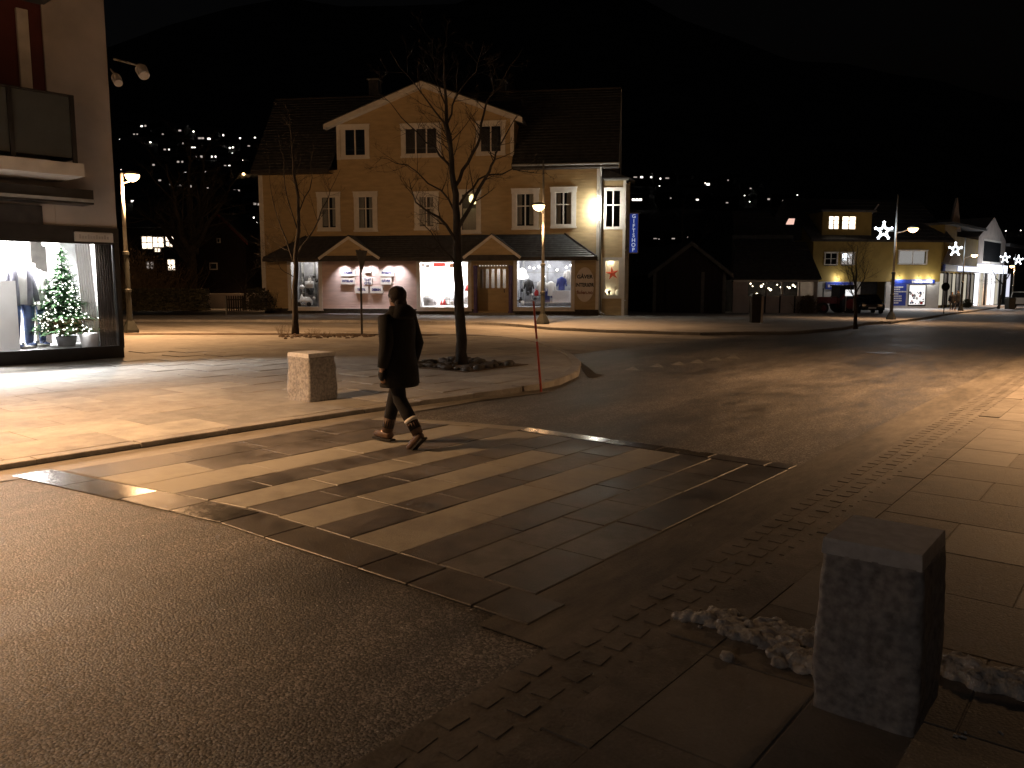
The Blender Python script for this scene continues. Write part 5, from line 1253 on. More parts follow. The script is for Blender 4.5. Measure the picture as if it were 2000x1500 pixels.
for u0, u1 in ((1461,1497),(1500,1527),(1530,1560),(1563,1590)): MB().box(AN.P(u0,560)[0], AN.P(u1,560)[0], .08, .09, zw0, zw1+.05).build('pane', M['glassd'], g)
MB().box(x0, x1, 3, 3.1, 0, zt).build('back_wall', M['interior_dark'], g)
t0_, t1_ = AN.P(1440, 472, 4.5), AN.P(1573, 470, 4.5)
mb = MB(); roof_rows(mb, (x0-.3, -.35, zt+.03), (x1+.1, -.35, zt+.03), (t0_[0], 4.5, t0_[1]), (t1_[0], 4.5, t0_[1]), 14, .06, .03); roof_rows(mb, (x1+.1, -.35, zt+.03), (x1+.1, 8, zt+.03), (t1_[0], 4.5, t0_[1]), (t1_[0]+.05, 4.5, t0_[1]), 10, .06, .03); mb.build('roof', M['roof'], g)
q = random.Random(9)
for u, v in ((1459,558),(1466,554),(1470,559),(1487,559),(1491,555),(1501,563),(1505,566),(1484,575),(1478,574),(1542,562),(1538,560),(1553,560),(1549,557),(1525,561),(1497,572),(1518,556)):
    x, z = AN.P(u, v, 1.5); MB().blob((x, 1.5, z), q.uniform(.035, .1), seed=u, sub=1, amp=0).build('candle_light', M['cafebulb'] if 'cafebulb' in M else M.setdefault('cafebulb', em('cafe_bulb', (1, .85, .6), 9, False)), None, loc=AN.loc, rz=AN.rz, label='small warm lamp glowing inside the low building with the big dark roof', cat='lamp', group='small lamps inside the low building')
lamp_local('POINT', g, ((x0+x1)/2+1, 1.5, 2), 26, (1, .8, .6), .2)
# mustard yellow shop house
YF = Frame(*[atY(1835, 560, 68)[i] for i in (0, 1)], 0, 0)
cx_ = ray(1835, 560); YF = Frame(cx_[0]/cx_[1]*81, 81, 7, Zg(95)); g = empty('mustard_shop_house', YF.loc, YF.rz, 'mustard yellow two-storey shop house with lit dormer and blue shop signs', 'house')
p = YF.P; x0 = p(1588, 500)[0]; ze = p(1700, 467)[1]; zw = p(1700, 550)[1]
wn = [rect_ for rect_ in []]
def yr(u0, u1, v0, v1): a = p(u0, v1); b = p(u1, v0); return (a[0], b[0], a[1], b[1])
wins = [yr(1609,1637,492,519), yr(1641,1670,492,519), yr(1753,1812,488,518)]
mb = MB(); zs = sorted({zw, ze} | {q2 for r in wins for q2 in (r[2], r[3])})
for lo, hi in zip(zs, zs[1:]):
    for a, b in free(x0, 0, [(r[0]+.05, r[1]-.05) for r in wins if r[2] < (lo+hi)/2 < r[3]]): mb.box(a, b, 0, .25, lo, hi)
mb.box(x0, x0+.25, .25, 10, 0, ze); mb.build('upper_wall', M['yellow2'], g)
for i, r in enumerate(wins):
    w, gg = window(r, 2 if i == 2 else 2, None if i == 2 else .5, g, trim=.1, top=.12, bot=.14, sill=False)
    if i: MB().box(gg[0], gg[1], .3, .32, gg[2], gg[3]).build('lit_blind', [None, em('blind_glow', (1, .85, .75), .55, False), em('blind_glow2', (1, .9, .82), .36, False)][i], w)
    else: MB().box(gg[0], gg[1], .3, .32, gg[2], gg[3]).build('dark_blind', M['interior_dark'], w)
for a, b in ((x0, p(1680,580)[0]), (p(1730,580)[0], 0)): MB().box(a, b, .02, .25, 0, zw-.02).build('lower_wall', M['shopwhite'], g)
MB().box(p(1680,580)[0], p(1730,580)[0], 1.6, 1.8, 0, zw-.02).build('passage_wall', M['interior_dark'], g)
def board(name, u0, u1, v0, v1, m, parent, y=-.06, th=.05): a = p(u0, v1, y); b = p(u1, v0, y); return MB().box(a[0], b[0], y, y+th, a[1], b[1]).build(name, m, parent), (a[0], b[0], a[1], b[1])
sg = empty('blue_shop_sign', YF.loc, YF.rz, 'blue sign board with white letters above the tractor', 'sign'); board('board', 1612, 1666, 551, 565, M['bluepanel'], sg)
for k in range(9): board('letter', 1617+5.2*k, 1620.6+5.2*k, 556, 561 - (k % 2), M['plate'], sg, -.075, .012)
sg = empty('blue_shop_sign', YF.loc, YF.rz, 'long blue sign board with white letters above the lit display window by the lamp post', 'sign'); board('board', 1742, 1826, 546, 554, M['bluepanel'], sg)
for k in range(12): board('letter', 1781+3.4*k, 1783.6+3.4*k, 548, 552.5, M['plate'], sg, -.075, .012)
sg = empty('blue_poster', YF.loc, YF.rz, 'tall blue poster with eight lines of white writing behind the lamp post', 'poster'); board('board', 1744, 1771, 555, 597, M['bluepanel'], sg)
for k, w in enumerate((19, 13, 25, 10, 18, 17, 17.5, 11)):
    for j in range(int(w / 3.1)): board('letter', 1746 + 3.1*j, 1748.5 + 3.1*j, 559.5+4.4*k, 562+4.4*k, M['plate'], sg, -.075, .012)
board('display_frame', 1773, 1810, 556, 598, M['darkwood'], g, -.04, .05)
dw = empty('goods_display', YF.loc, YF.rz, 'lit display window full of mixed goods right of the blue poster', 'display window')
a_ = board('backing', 1775, 1808, 557, 595, em('display_glow', (1, .97, .93), 1.1, False), dw, -.07, .02)
q = random.Random(31)
for k in range(26):
    u = q.uniform(1777, 1804); v = q.uniform(568, 593); x, z = p(u, v, -.12); MB().blob((x, -.13, z), q.uniform(.06, .17), seed=k, sub=1, amp=.3, sq=(1, .3, 1)).build('goods', q.choice([M['redcloth'], M['int_grey'], M['black'], M['int_white'], M['conc'], M['navy']]), dw)
# lights under the eaves over the signs
for u in (1640, 1762, 1800, 1822): 
    x, z = p(u, 546, -.5); lamp_local('POINT', g, (x, -.4, z+.1), 45, (1, .95, .85), .06); MB().tube([(x, 0, z+.25), (x, -.35, z+.2)], .02, 5).build('spot_arm', M['black'], g)
for u in (1745, 1790): x, z = p(u, 575, -1.0); lamp_local('AREA', g, (x, -1.6, z+1.4), 150, (.95, .97, 1), .5, (R(-55), 0, 0), sy=.5)
# roof and dormers
exx = p(1880, 466, -.7)[0]; rz_ = p(1860, 392, 5.5)[1]
mb = MB(); roof_rows(mb, (x0-.6, -.7, ze-.1), (.8, -.7, ze-.1), (x0-.6, 5.5, rz_), (.8, 5.5, rz_), 12, .08, .03); roof_rows(mb, (.8, 11.5, ze-.1), (x0-.6, 11.5, ze-.1), (.8, 5.5, rz_), (x0-.6, 5.5, rz_), 8, .08, .03); mb.build('roof', M['roof'], g)
MB().box(x0-.6, .8, -.74, -.7, ze-.3, ze-.08).build('eaves_board', M['darkwood'], g)
d0, d1 = p(1606, 445, -.1)[0], p(1702, 445, -.1)[0]; dz0, dz1 = ze+.1, p(1650, 414, -.1)[1]
dm = MB(); wr2 = [(p(1619, 447, -.1)[0], p(1638, 447, -.1)[0]), (p(1645, 447, -.1)[0], p(1671, 447, -.1)[0])]; wz0, wz1 = p(1650, 447, -.1)[1], p(1650, 423, -.1)[1]
dm.box(d0, d1, -.1, .1, dz0-.3, wz0); dm.box(d0, d1, -.1, .1, wz1, dz1)
for a, b in free(d0, d1, wr2): dm.box(a, b, -.1, .1, wz0, wz1)
dm.box(d0, d0+.1, .1, 4, dz0-.3, dz1); dm.box(d1-.1, d1, .1, 4, dz0-.3, dz1); dmo = dm.build('dormer', M['yellow2'], g)
MB().box(d0-.3, d1+.3, -.4, 4.2, dz1, dz1+.2).build('dormer_roof', M['roof'], g)
for a, b in wr2:
    w = MB().box(a, b, .02, .04, wz0, wz1).build('dormer_window', M['warmwin'], g); mb = MB(); xm = (a+b)/2; mb.box(xm-.05, xm+.05, -.06, .0, wz0, wz1)
    for kk in (1, 2): zz = wz0+(wz1-wz0)*kk/3; mb.box(a, xm-.06, -.06, .0, zz-.025, zz+.025); mb.box(xm+.06, b, -.06, .0, zz-.025, zz+.025)
    mb.build('glazing_bars', M['white'], w)
# pointed gable behind
sx0, sz0 = p(1855, 452, 3); sx1 = p(1877, 452, 3)[0]; sxa, sza = p(1871, 386, 3)
MB().prism([(sx0, 3, sz0), (sx1, 3, sz0), (sxa, 3, sza)], (0, .4, 0)).build('pointed_gable', M['conc'], g)
sa, sb = p(1702, 418, 1), p(1716, 399, 1); MB().tube([(sa[0], 1, sa[1]), (sb[0], 1, sb[1])], .08, 5).build('verge', M['conc'], g)
# skylight of a house behind
SK = bframe(1544, 64, 0, 0); g2 = empty('skylight_house', SK.loc, SK.rz, 'dark house with one lit skylight behind the low building', 'house')
xa, xb = SK.P(1470, 480)[0], SK.P(1600, 480)[0]; zz0, zz1 = SK.P(1540, 475)[1], SK.P(1540, 405, 7)[1]
mb = MB(); mb.box(xa, xb, 6, 16, -1, zz0 + 1); roof_rows(mb, (xa, 0+5, zz0), (xb, 5, zz0), (xa+1, 10, zz1), (xb-1, 10, zz1), 10, .1, .03); mb.build('roof', M['roof'], g2)
k0 = (zz1-zz0)/5
def skp(u, v):
    x, y, w = ray(u, v); best = None
    for i in range(400):
        yo = 4 + i*.02; X, Z = SK.P(u, v, yo)
        if Z < zz0 + k0*(yo-5) + .05: return (X, yo - .08, Z + .05)
    return (X, yo, Z)
pts = [skp(1535, 437), skp(1550, 437), skp(1552, 428), skp(1540, 428)]
MB().add(pts + [(a, b+.05, c-.12) for a, b, c in pts], [(0,1,2,3),(0,4,5,1),(1,5,6,2),(2,6,7,3),(3,7,4,0)]).build('skylight', em('skylight_glow', (1, .62, .5), .9, False), g2)
# street-side row of shops, receding
SF = Frame(cx_[0]/cx_[1]*81 + .3, 81.3, 51.17 - 4, Zg(100)); p2 = SF.P
g = empty('shop_row', SF.loc, SF.rz, 'receding row of lit shop fronts with blue fascia along the far pavement', 'building'); g.scale.z = 1.2
xe_ = p2(2000, 560)[0]
xs = [p2(u, 560)[0] for u in (1838, 1862, 1905, 1925, 1958, 1985)]
xs[0] = 0.1
mb = MB(); mb.box(0, xs[2], .3, 8, 0, 3.2); mb.box(0, xs[1], 0, 8, 3.7, 7.0); mb.box(xs[1], xs[2], 0, 8, 3.7, 6.2); mb.build('wall', M['yellow2'], g)
MB().box(0, xs[2], -.3, 0, 3.2, 3.75).build('fascia', M['bluefascia'], g)
MB().box(xs[1], xs[2], -.36, -.31, 3.25, 3.65).build('lit_fascia', em('fascia_glow', (.8, .85, 1), 1.6, False), g)
MB().prism([(-.2, -.6, 3.8), (5.2, -.6, 3.8), (2.5, -.6, 5.4)], (0, 1, 0)).build('porch_gable', M['conc'], g)
n = 9
for k in range(n):
    a = xs[2]*k/n + .15; b = xs[2]*(k+1)/n - .12; MB().box(a, b, .2, .28, .35, 3.0).build('shop_pane', [M['frontlit'] if 'frontlit' in M else M.setdefault('frontlit', em('front_glow', (1, .9, .7), .5, False)), M['int_grey'], M.setdefault('frontlit2', em('front_glow_soft', (1, .88, .7), .22, False))][k % 3], g)
    MB().box(b, b+.12, .1, .3, 0, 3.1).build('mullion', M['darkwood'], g)
mb = MB(); mb.box(-.1, xs[2], -.8, 8.2, 7.0, 7.2); mb.build('roof', M['roof'], g)
g = empty('white_gabled_house', SF.loc, SF.rz, 'pale gabled house with dark window above lit white shop front', 'house'); g.scale.z = 1.2
a, b = xs[2]+.1, xs[4]
mb = MB(); mb.box(a, b, 0, 8, 3.2, 6.5); mb.prism([(a, 0, 6.5), (b, 0, 6.5), ((a+b)/2, 0, 8.6)], (0, 8, 0)); mb.build('wall', M['conc'], g)
MB().box(a, b, -.4, 0, 3.2, 4.0).build('lit_sign_band', em('band_glow', (.85, .88, 1), 1.8, False), g)
MB().box(a+2.2, b-2.6, -.06, 0, 4.3, 6.2).build('window', M['carglass'], g); MB().box(a+2.0, b-2.4, -.04, 0, 4.1, 6.4).build('window_frame', M['white'], g)
n = 7
for k in range(n):
    q0 = a + (b-a)*k/n; q1 = a + (b-a)*(k+1)/n - .25; MB().box(q0, q1, .1, .2, .1, 3.15).build('shop_pane', [M.setdefault('frontw', em('white_front', (.97, .97, 1), 1.7, False)), M['frontlit'], M['hillhouse'], M['frontw']][k % 4], g); MB().box(q1, q1+.25, 0, .3, 0, 3.2).build('mullion', M['shopwhite'], g)
g = empty('far_row_house', SF.loc, SF.rz, 'dark far building with a single pale window past the white gabled house', 'building'); g.scale.z = 1.2
MB().box(xs[4]+.1, xs[4]+30, 0, 9, 0, 6).build('wall', M['hillhouse'], g); MB().box(xs[4]-.1, xs[4]+30.2, -.5, 9.3, 6, 6.3).build('roof', M['roof'], g); MB().box(xs[4]+2, xs[4]+3.6, -.06, 0, .8, 3.2).build('window', em('pale_window', (.85, .85, 1), .9, False), g)
lamp_local('POINT', g, (xs[3], -2.5, 3.4), 330, (1, .97, .95), .3); lamp_local('POINT', g, (xs[1]+1, -1.2, 3.0), 60, (1, .9, .75), .2)
# ================================================================== TREES
def limb_pts(px, Y, depth, q):
    """polyline through real points: picture outline gives x and height, depth wanders"""
    out = []; n = len(px)
    for i, (u, v) in enumerate(px): out.append(Vector(atY(u, v, Y + depth * (i / max(1, n - 1)))))
    return out
def wiggle(pts, q, amt, sub=3):
    out = []
    for a, b in zip(pts, pts[1:]):
        L = (b - a).length
        for k in range(sub): out.append(a.lerp(b, k / sub) + Vector((q.uniform(-1, 1), q.uniform(-1, 1), q.uniform(-1, 1))) * L * amt * (k > 0))
    out.append(pts[-1]); return out
def grow(mb, p, d, L, r, depth, q, nchild=5, up=.25):
    n = 5; pts = [p]; dd = d.normalized(); c = p.copy()
    for i in range(n):
        dd = (dd + Vector((q.uniform(-1, 1), q.uniform(-1, 1), q.uniform(-.7, 1) + up)) * .16).normalized(); c = c + dd * L / n; pts.append(c.copy())
    mb.tube(pts, [r * (1 - .75 * i / n) for i in range(n + 1)], 3 if depth < 2 else 4, False)
    if depth <= 0: return
    for k in range(nchild):
        f = q.uniform(.2, .98); i = min(n - 1, int(f * n)); o = pts[i].lerp(pts[i+1], f * n - i)
        ax = (pts[i+1] - pts[i]).normalized(); s = ax.orthogonal().normalized(); s.rotate(Quaternion(ax, q.uniform(0, 6.28)))
        nd = (ax * q.uniform(.5, 1) + s * q.uniform(.5, .9) + Vector((0, 0, up * .6))).normalized()
        grow(mb, o, nd, L * q.uniform(.35, .6) * (1.15 - f * .5), max(.0022, r * .45 * (1.1 - f * .6)), depth - 1, q, max(2, nchild - 1), up)
def tree(name, Y, trunk, rt, limbs, label, seed, group=None, bark='bark', twig='twig', dens=7, tl=.9, depth=2, rmin=.004, up=.25):
    q = random.Random(seed); base = gp(trunk[0][0], trunk[0][1], .08); Yb = base[0] * -ST + base[1] * CT if Y is None else Y
    t = empty(name, (0, 0, 0), 0, label, 'tree', group)
    tp_ = wiggle(limb_pts(trunk, Yb, 0, q), q, .035)
    n = len(tp_); rs = [max(rmin, rt * (1 - .93 * (i / (n - 1)) ** 1.1)) for i in range(n)]; rs[0] *= 1.35
    o = Vector(tp_[0]); t.location = o
    MB().tube([p - o for p in tp_], rs, 12).build('trunk', M[bark], t, smooth=True)
    tw = MB()
    def twigs(pts, r0, cnt, L):
        for k in range(cnt):
            f = q.uniform(.12, 1); i = min(len(pts) - 2, int(f * (len(pts) - 1))); a, b = pts[i], pts[i+1]; ax = (b - a).normalized()
            s = ax.orthogonal().normalized(); s.rotate(Quaternion(ax, q.uniform(0, 6.28)))
            grow(tw, a.lerp(b, q.random()) - o, ax * .6 + s * .8, L * q.uniform(.5, 1.1) * (1.2 - .5 * f), max(.004, r0 * .35 * (1.1 - .8 * f)), depth, q, 5, up)
    for (px, r0, dep) in limbs:
        lp = wiggle(limb_pts(px, Yb, dep, q), q, .05); m = len(lp)
        MB().tube([p - o for p in lp], [max(.004, r0 * (1 - .85 * i / (m - 1))) for i in range(m)], 8).build('limb', M[bark], t, smooth=True)
        twigs(lp, r0, int(dens * len(px) / 3), tl)
    twigs(tp_[int(n * .55):], rt * .3, dens * 2, tl)
    tw.build('twigs', M[twig], t, kind='stuff')
    return t
tree('plaza_tree', None, [(902,714),(900,640),(897,560),(893,480),(892,420),(886,360),(880,290),(872,220),(867,150),(868,95)], .115,
     [([(894,480),(858,425),(812,395),(799,350)], 0.034, -.5), ([(895,445),(925,392),(956,335),(968,300),(1010,225)], 0.045, -.8), ([(888,365),(914,318),(938,268),(950,200),(985,150),(1020,95)], 0.038, .6),
      ([(884,330),(850,288),(800,245),(745,185)], 0.026, .9), ([(879,290),(866,238),(822,180),(762,100)], 0.026, -.6), ([(893,430),(862,372),(795,322),(742,308)], 0.024, .8),
      ([(897,400),(935,350),(1000,330),(1068,338)], 0.026, .5), ([(874,240),(890,190),(930,140),(945,80)], 0.021, -.5), ([(868,200),(850,150),(845,80)], 0.015, .4), ([(893,520),(852,470),(815,425)], 0.022, -.9)],
     'tall bare tree standing in a ring of stones on the plaza', 21, 'bare trees on the plaza', dens=8, tl=.75)
tree('plaza_tree', None, [(577,654),(576,560),(577,500),(583,430),(578,360),(570,290),(566,220)], .1,
     [([(577,520),(560,470),(535,400),(525,330)], 0.030, .6), ([(579,500),(612,450),(640,390),(665,330)], 0.030, -.6), ([(581,450),(562,390),(555,310),(540,250)], 0.022, -.7), ([(582,420),(605,370),(612,290),(625,240)], 0.022, .7), ([(577,545),(548,525),(520,470)], 0.015, .3)],
     'bare tree in the planting strip in front of the left end of the yellow house', 22, 'bare trees on the plaza', dens=8, tl=1.1)
tree('street_tree', None, [(1671,643),(1672,600),(1671,560),(1672,520),(1675,480)], .07,
     [([(1671,590),(1660,550),(1650,515)], .03, .4), ([(1671,575),(1688,545),(1697,510)], .03, -.4), ([(1672,560),(1664,530),(1668,490)], .03, -.3)],
     'slim dark tree at the kerb in front of the tractor', 23, 'street trees by the main road', 'darkbark', 'darktwig', dens=9, tl=1.1)
tree('street_tree', None, [(1949,603),(1957,575),(1960,553),(1972,535),(1980,515)], .12,
     [([(1959,556),(1945,543),(1935,520)], .07, .5), ([(1961,552),(1960,535),(1958,510)], .05, -.5)], 'forked bare tree beside the parked white van', 24, 'street trees by the main road', 'darkbark', dens=9, tl=1.6)
tree('old_tree', 50, [(366,606),(370,560),(375,505),(380,470)], .62,
     [([(372,515),(335,470),(315,440),(285,425)], .22, 1), ([(374,500),(352,450),(342,390),(325,320)], .26, -1), ([(378,495),(392,440),(402,380),(398,300)], .3, 1), ([(380,470),(372,420),(368,360),(372,280)], .24, 0), ([(382,480),(410,430),(440,390),(455,350)], .16, 1.5)],
     'old dark tree with thick forked trunk beside the low garden wall', 25, None, 'darkbark', 'darkbark', dens=10, tl=3.2, depth=2)
tree('small_garden_tree', 48, [(478,606),(479,570),(481,545),(486,520)], .09, [([(479,572),(466,556),(455,540)], .04, .5), ([(481,550),(495,538),(508,520)], .04, -.5)],
     'small bare garden tree next to the picket fence', 26, None, 'darkbark', 'darkbark', dens=6, tl=1.2)
# distant dark trees
for i, (u0, v0, Y, hh, lb_) in enumerate(((1335, 600, 75, 210, 'dark bare tree rising behind the red barn'), (1250, 600, 80, 170, 'dark bare tree behind the hanging blue sign'))):
    tree('background_tree', Y, [(u0, v0), (u0+4, v0-hh*.4), (u0-3, v0-hh*.7), (u0, v0-hh)], .35, [([(u0, v0-hh*.3), (u0-35, v0-hh*.55), (u0-50, v0-hh*.8)], .15, 1), ([(u0, v0-hh*.35), (u0+32, v0-hh*.6), (u0+48, v0-hh*.85)], .15, -1)], lb_, 40+i, 'background trees on the right', 'darkbark', 'darkbark', dens=8, tl=3.2)
# ---- stones round the plaza tree
pit = empty('tree_pit', (trA[0], trA[1], .1), 0, 'ring of loose stones round the foot of the plaza tree', 'tree pit')
MB().box(-.95, .95, -.95, .95, .0, .014).build('soil_bed', M['soil'], pit)
q = random.Random(6); n = 0
for k in range(400):
    x, y = q.uniform(-.85, .85), q.uniform(-.85, .85)
    if n >= 85 or math.hypot(x, y) < .16: continue
    r = q.uniform(.05, .105) if max(abs(x), abs(y)) > .55 else q.uniform(.04, .075)
    MB().blob((0, 0, 0), r, seed=k, sub=2, amp=.09, sq=(1.2, .9, .65)).build('stone', M['rock'], pit, smooth=True, loc=(x, y, .03 + r*.15), rz=q.uniform(0, 3)); n += 1
# ================================================================== BUSHES
def bush(name, u, v, Y, w, h, label, seed, n=90, m='bush', group=None, leafy=0, cat='bush'):
    b = atY(u, v, Y); q = random.Random(seed); t = empty(name, b, TH, label, cat, group); mb = MB()
    for k in range(n):
        x = q.gauss(0, w*.22); a = q.uniform(0, 6.28); lean = q.uniform(.05, .55)
        d = Vector((x/w*1.2 + lean*math.cos(a)*.6, lean*math.sin(a)*.5, 1)).normalized()
        grow(mb, Vector((x, q.gauss(0, w*.15), 0)), d, h*q.uniform(.5, 1), .014*h/1.5, 1, q, 5, .15)
    mb.build('branches', M[m], t, kind='stuff')
    if leafy:
        lf = MB()
        for k in range(leafy):
            x, y, z = q.gauss(0, w*.24), q.gauss(0, w*.2), q.uniform(.05, 1) ; z = h * z * (1 - .4*(abs(x)/(w*.5))**2); s = q.uniform(.03, .07)
            a = Vector((q.uniform(-1,1), q.uniform(-1,1), q.uniform(-1,1))).normalized() * s; c = a.orthogonal().normalized() * s
            p = Vector((x, y, max(.05, z))); lf.add([p - a, p + c, p + a, p - c], [(0,1,2,3)])
        lf.build('leaves', M['hedge'] if m != 'bush' else M['bush'], t, kind='stuff')
    return t
bush('tall_bush', 262, 606, 44, 2.4, 3.4, 'tall tangled bush right behind the shop building corner, lit orange', 1, 80, leafy=500, group='bushes behind the plaza')
bush('tall_bush', 300, 604, 46, 2.6, 3.2, 'tall tangled bush below the lit windows of the pale house', 2, 80, leafy=400, group='bushes behind the plaza')
bush('tall_bush', 338, 604, 47, 2.4, 2.6, 'tangled bush left of the old forked tree', 3, 70, leafy=400, group='bushes behind the plaza')
bush('round_hedge', 505, 607, 45, 1.6, 1.3, 'rounded leafy bush against the left corner of the yellow house', 5, 60, leafy=900, m='hedge')
hb = atY(320, 606, 43); t = empty('clipped_hedge', hb, TH, 'long dark clipped hedge behind the side street', 'hedge'); q = random.Random(4); mb = MB()
for k in range(7000):
    x, y, z = q.uniform(-2.6, 2.4), q.uniform(-.35, .35), q.uniform(0, 1.15); s = q.uniform(.03, .06)
    a = Vector((q.uniform(-1,1), q.uniform(-1,1), q.uniform(-1,1))).normalized() * s; c = a.orthogonal().normalized() * s; p = Vector((x, y, z)); mb.add([p - a, p + c, p + a, p - c], [(0,1,2,3)])
mb.build('leaves', M['hedge'], t, kind='stuff')
t = gp(1577, 612, .1); bush('conical_shrub', 1577, 612, t[0]*-ST + t[1]*CT, 1.3, 1.35, 'twiggy orange-lit shrub left of the tractor', 7, 110, leafy=900)
t = gp(1889, 601, .1); bush('round_shrub', 1889, 601, t[0]*-ST + t[1]*CT - 1, .9, .9, 'dark round shrub against the shop front beside the second star lamp', 8, 60, leafy=900, m='hedge')
for i, (u, v) in enumerate(((556, 657), (609, 659), (640, 657), (668, 658))):
    t = gp(u, v, .1); bush('low_shrub', u, v, t[0]*-ST + t[1]*CT, .45, (.42, .3, .18, .14)[i], ('low bare twiggy shrub left of the planting strip tree', 'low bare shrub right of the planting strip tree', 'flat dead plant in the planting strip', 'smallest flat dead plant, nearest the yield sign post')[i], 50+i, 26, group='dead plants in the planting strip', cat='shrub')
# loose stones / clods along the planting strip
st_ = empty('strip_clods', (0, 0, 0), 0, 'frozen clods of earth lying along the planting strip', 'soil clods'); cl = MB(); q = random.Random(12)
for k in range(160):
    u = q.uniform(545, 790); v = 657 + q.gauss(0, 1.6); t = gp(u, v, .11); cl.blob(t, q.uniform(.02, .07), seed=k, sub=1, amp=.2, sq=(1.4, 1, .6))
cl.build('clods', M['soil'], st_, kind='stuff')

# ================================================================== SIGNS, BINS
y0 = gp(707, 653, .1); ys = empty('yield_sign', y0, 0, 'thin post with a yield sign seen edge-on in the planting strip', 'road sign')
MB().tube([(0, 0, 0), (0, 0, 2.75)], .035, 8).build('post', M['darkwood'], ys)
a = TH + R(62); dx, dy = math.cos(a), math.sin(a); w = .3; zt, zb = 2.72, 2.0; nv_ = (-math.sin(a)*.02, math.cos(a)*.02)
off = (math.sin(a)*.05, -math.cos(a)*.05)
MB().prism([(-dx*w+off[0], -dy*w+off[1], zt), (dx*w+off[0], dy*w+off[1], zt), (off[0], off[1], zb)], (math.sin(a)*.015, -math.cos(a)*.015, 0)).build('triangle_plate', M['pole_dim'], ys)
MB().prism([(-dx*w*.6-off[0]*.3, -dy*w*.6-off[1]*.3, zt-.12), (dx*w*.6-off[0]*.3, dy*w*.6-off[1]*.3, zt-.12), (-off[0]*.3, -off[1]*.3, zb+.25)], (-math.sin(a)*.01, math.cos(a)*.01, 0)).build('mounting_plate', M['darkwood'], ys)
y0 = gp(1843, 613, .1); rs_ = empty('round_sign', y0, TH, 'round road sign seen from its dark back, on the far pavement before the shops', 'road sign')
Yr = y0[0]*-ST + y0[1]*CT; pm = Yr / F_PX; ctr = atY(1845, 560, Yr)[2] - y0[2]; rr_ = 8.2 * pm
MB().tube([(0, 0, 0), (0, 0, ctr + rr_*.6)], .035, 8).build('post', M['black'], rs_)
MB().prism([(rr_*math.cos(k*math.pi/12), -.05, ctr + rr_*math.sin(k*math.pi/12)) for k in range(24)], (0, .02, 0)).build('disc', M['black'], rs_)
for u, v, h_, w, lb_ in ((1474, 630, 1.12, .2, 'dark litter bin standing before the low building with the big roof'), (1972, 604, 1.0, .34, 'dark square planter bin beside the white van')):
    y0 = gp(u, v, .1); b_ = empty('litter_bin', y0, TH, lb_, 'bin'); MB().hexa([(-w*.9,-w*.9,0),(w*.9,-w*.9,0),(w*.9,w*.9,0),(-w*.9,w*.9,0),(-w,-w,h_),(w,-w,h_),(w,w,h_),(-w,w,h_)]).build('container', M['black'], b_)
    MB().hexa([(-w*1.06,-w*1.06,h_),(w*1.06,-w*1.06,h_),(w*1.06,w*1.06,h_),(-w*1.06,w*1.06,h_),(-w*.8,-w*.8,h_+.12),(w*.8,-w*.8,h_+.12),(w*.8,w*.8,h_+.12),(-w*.8,w*.8,h_+.12)]).build('lid', M['pole'], b_)
    if u == 1474: MB().box(w+.01, w+.08, -.2, .2, 0, h_*.98).build('side_post', M['conc'], b_)

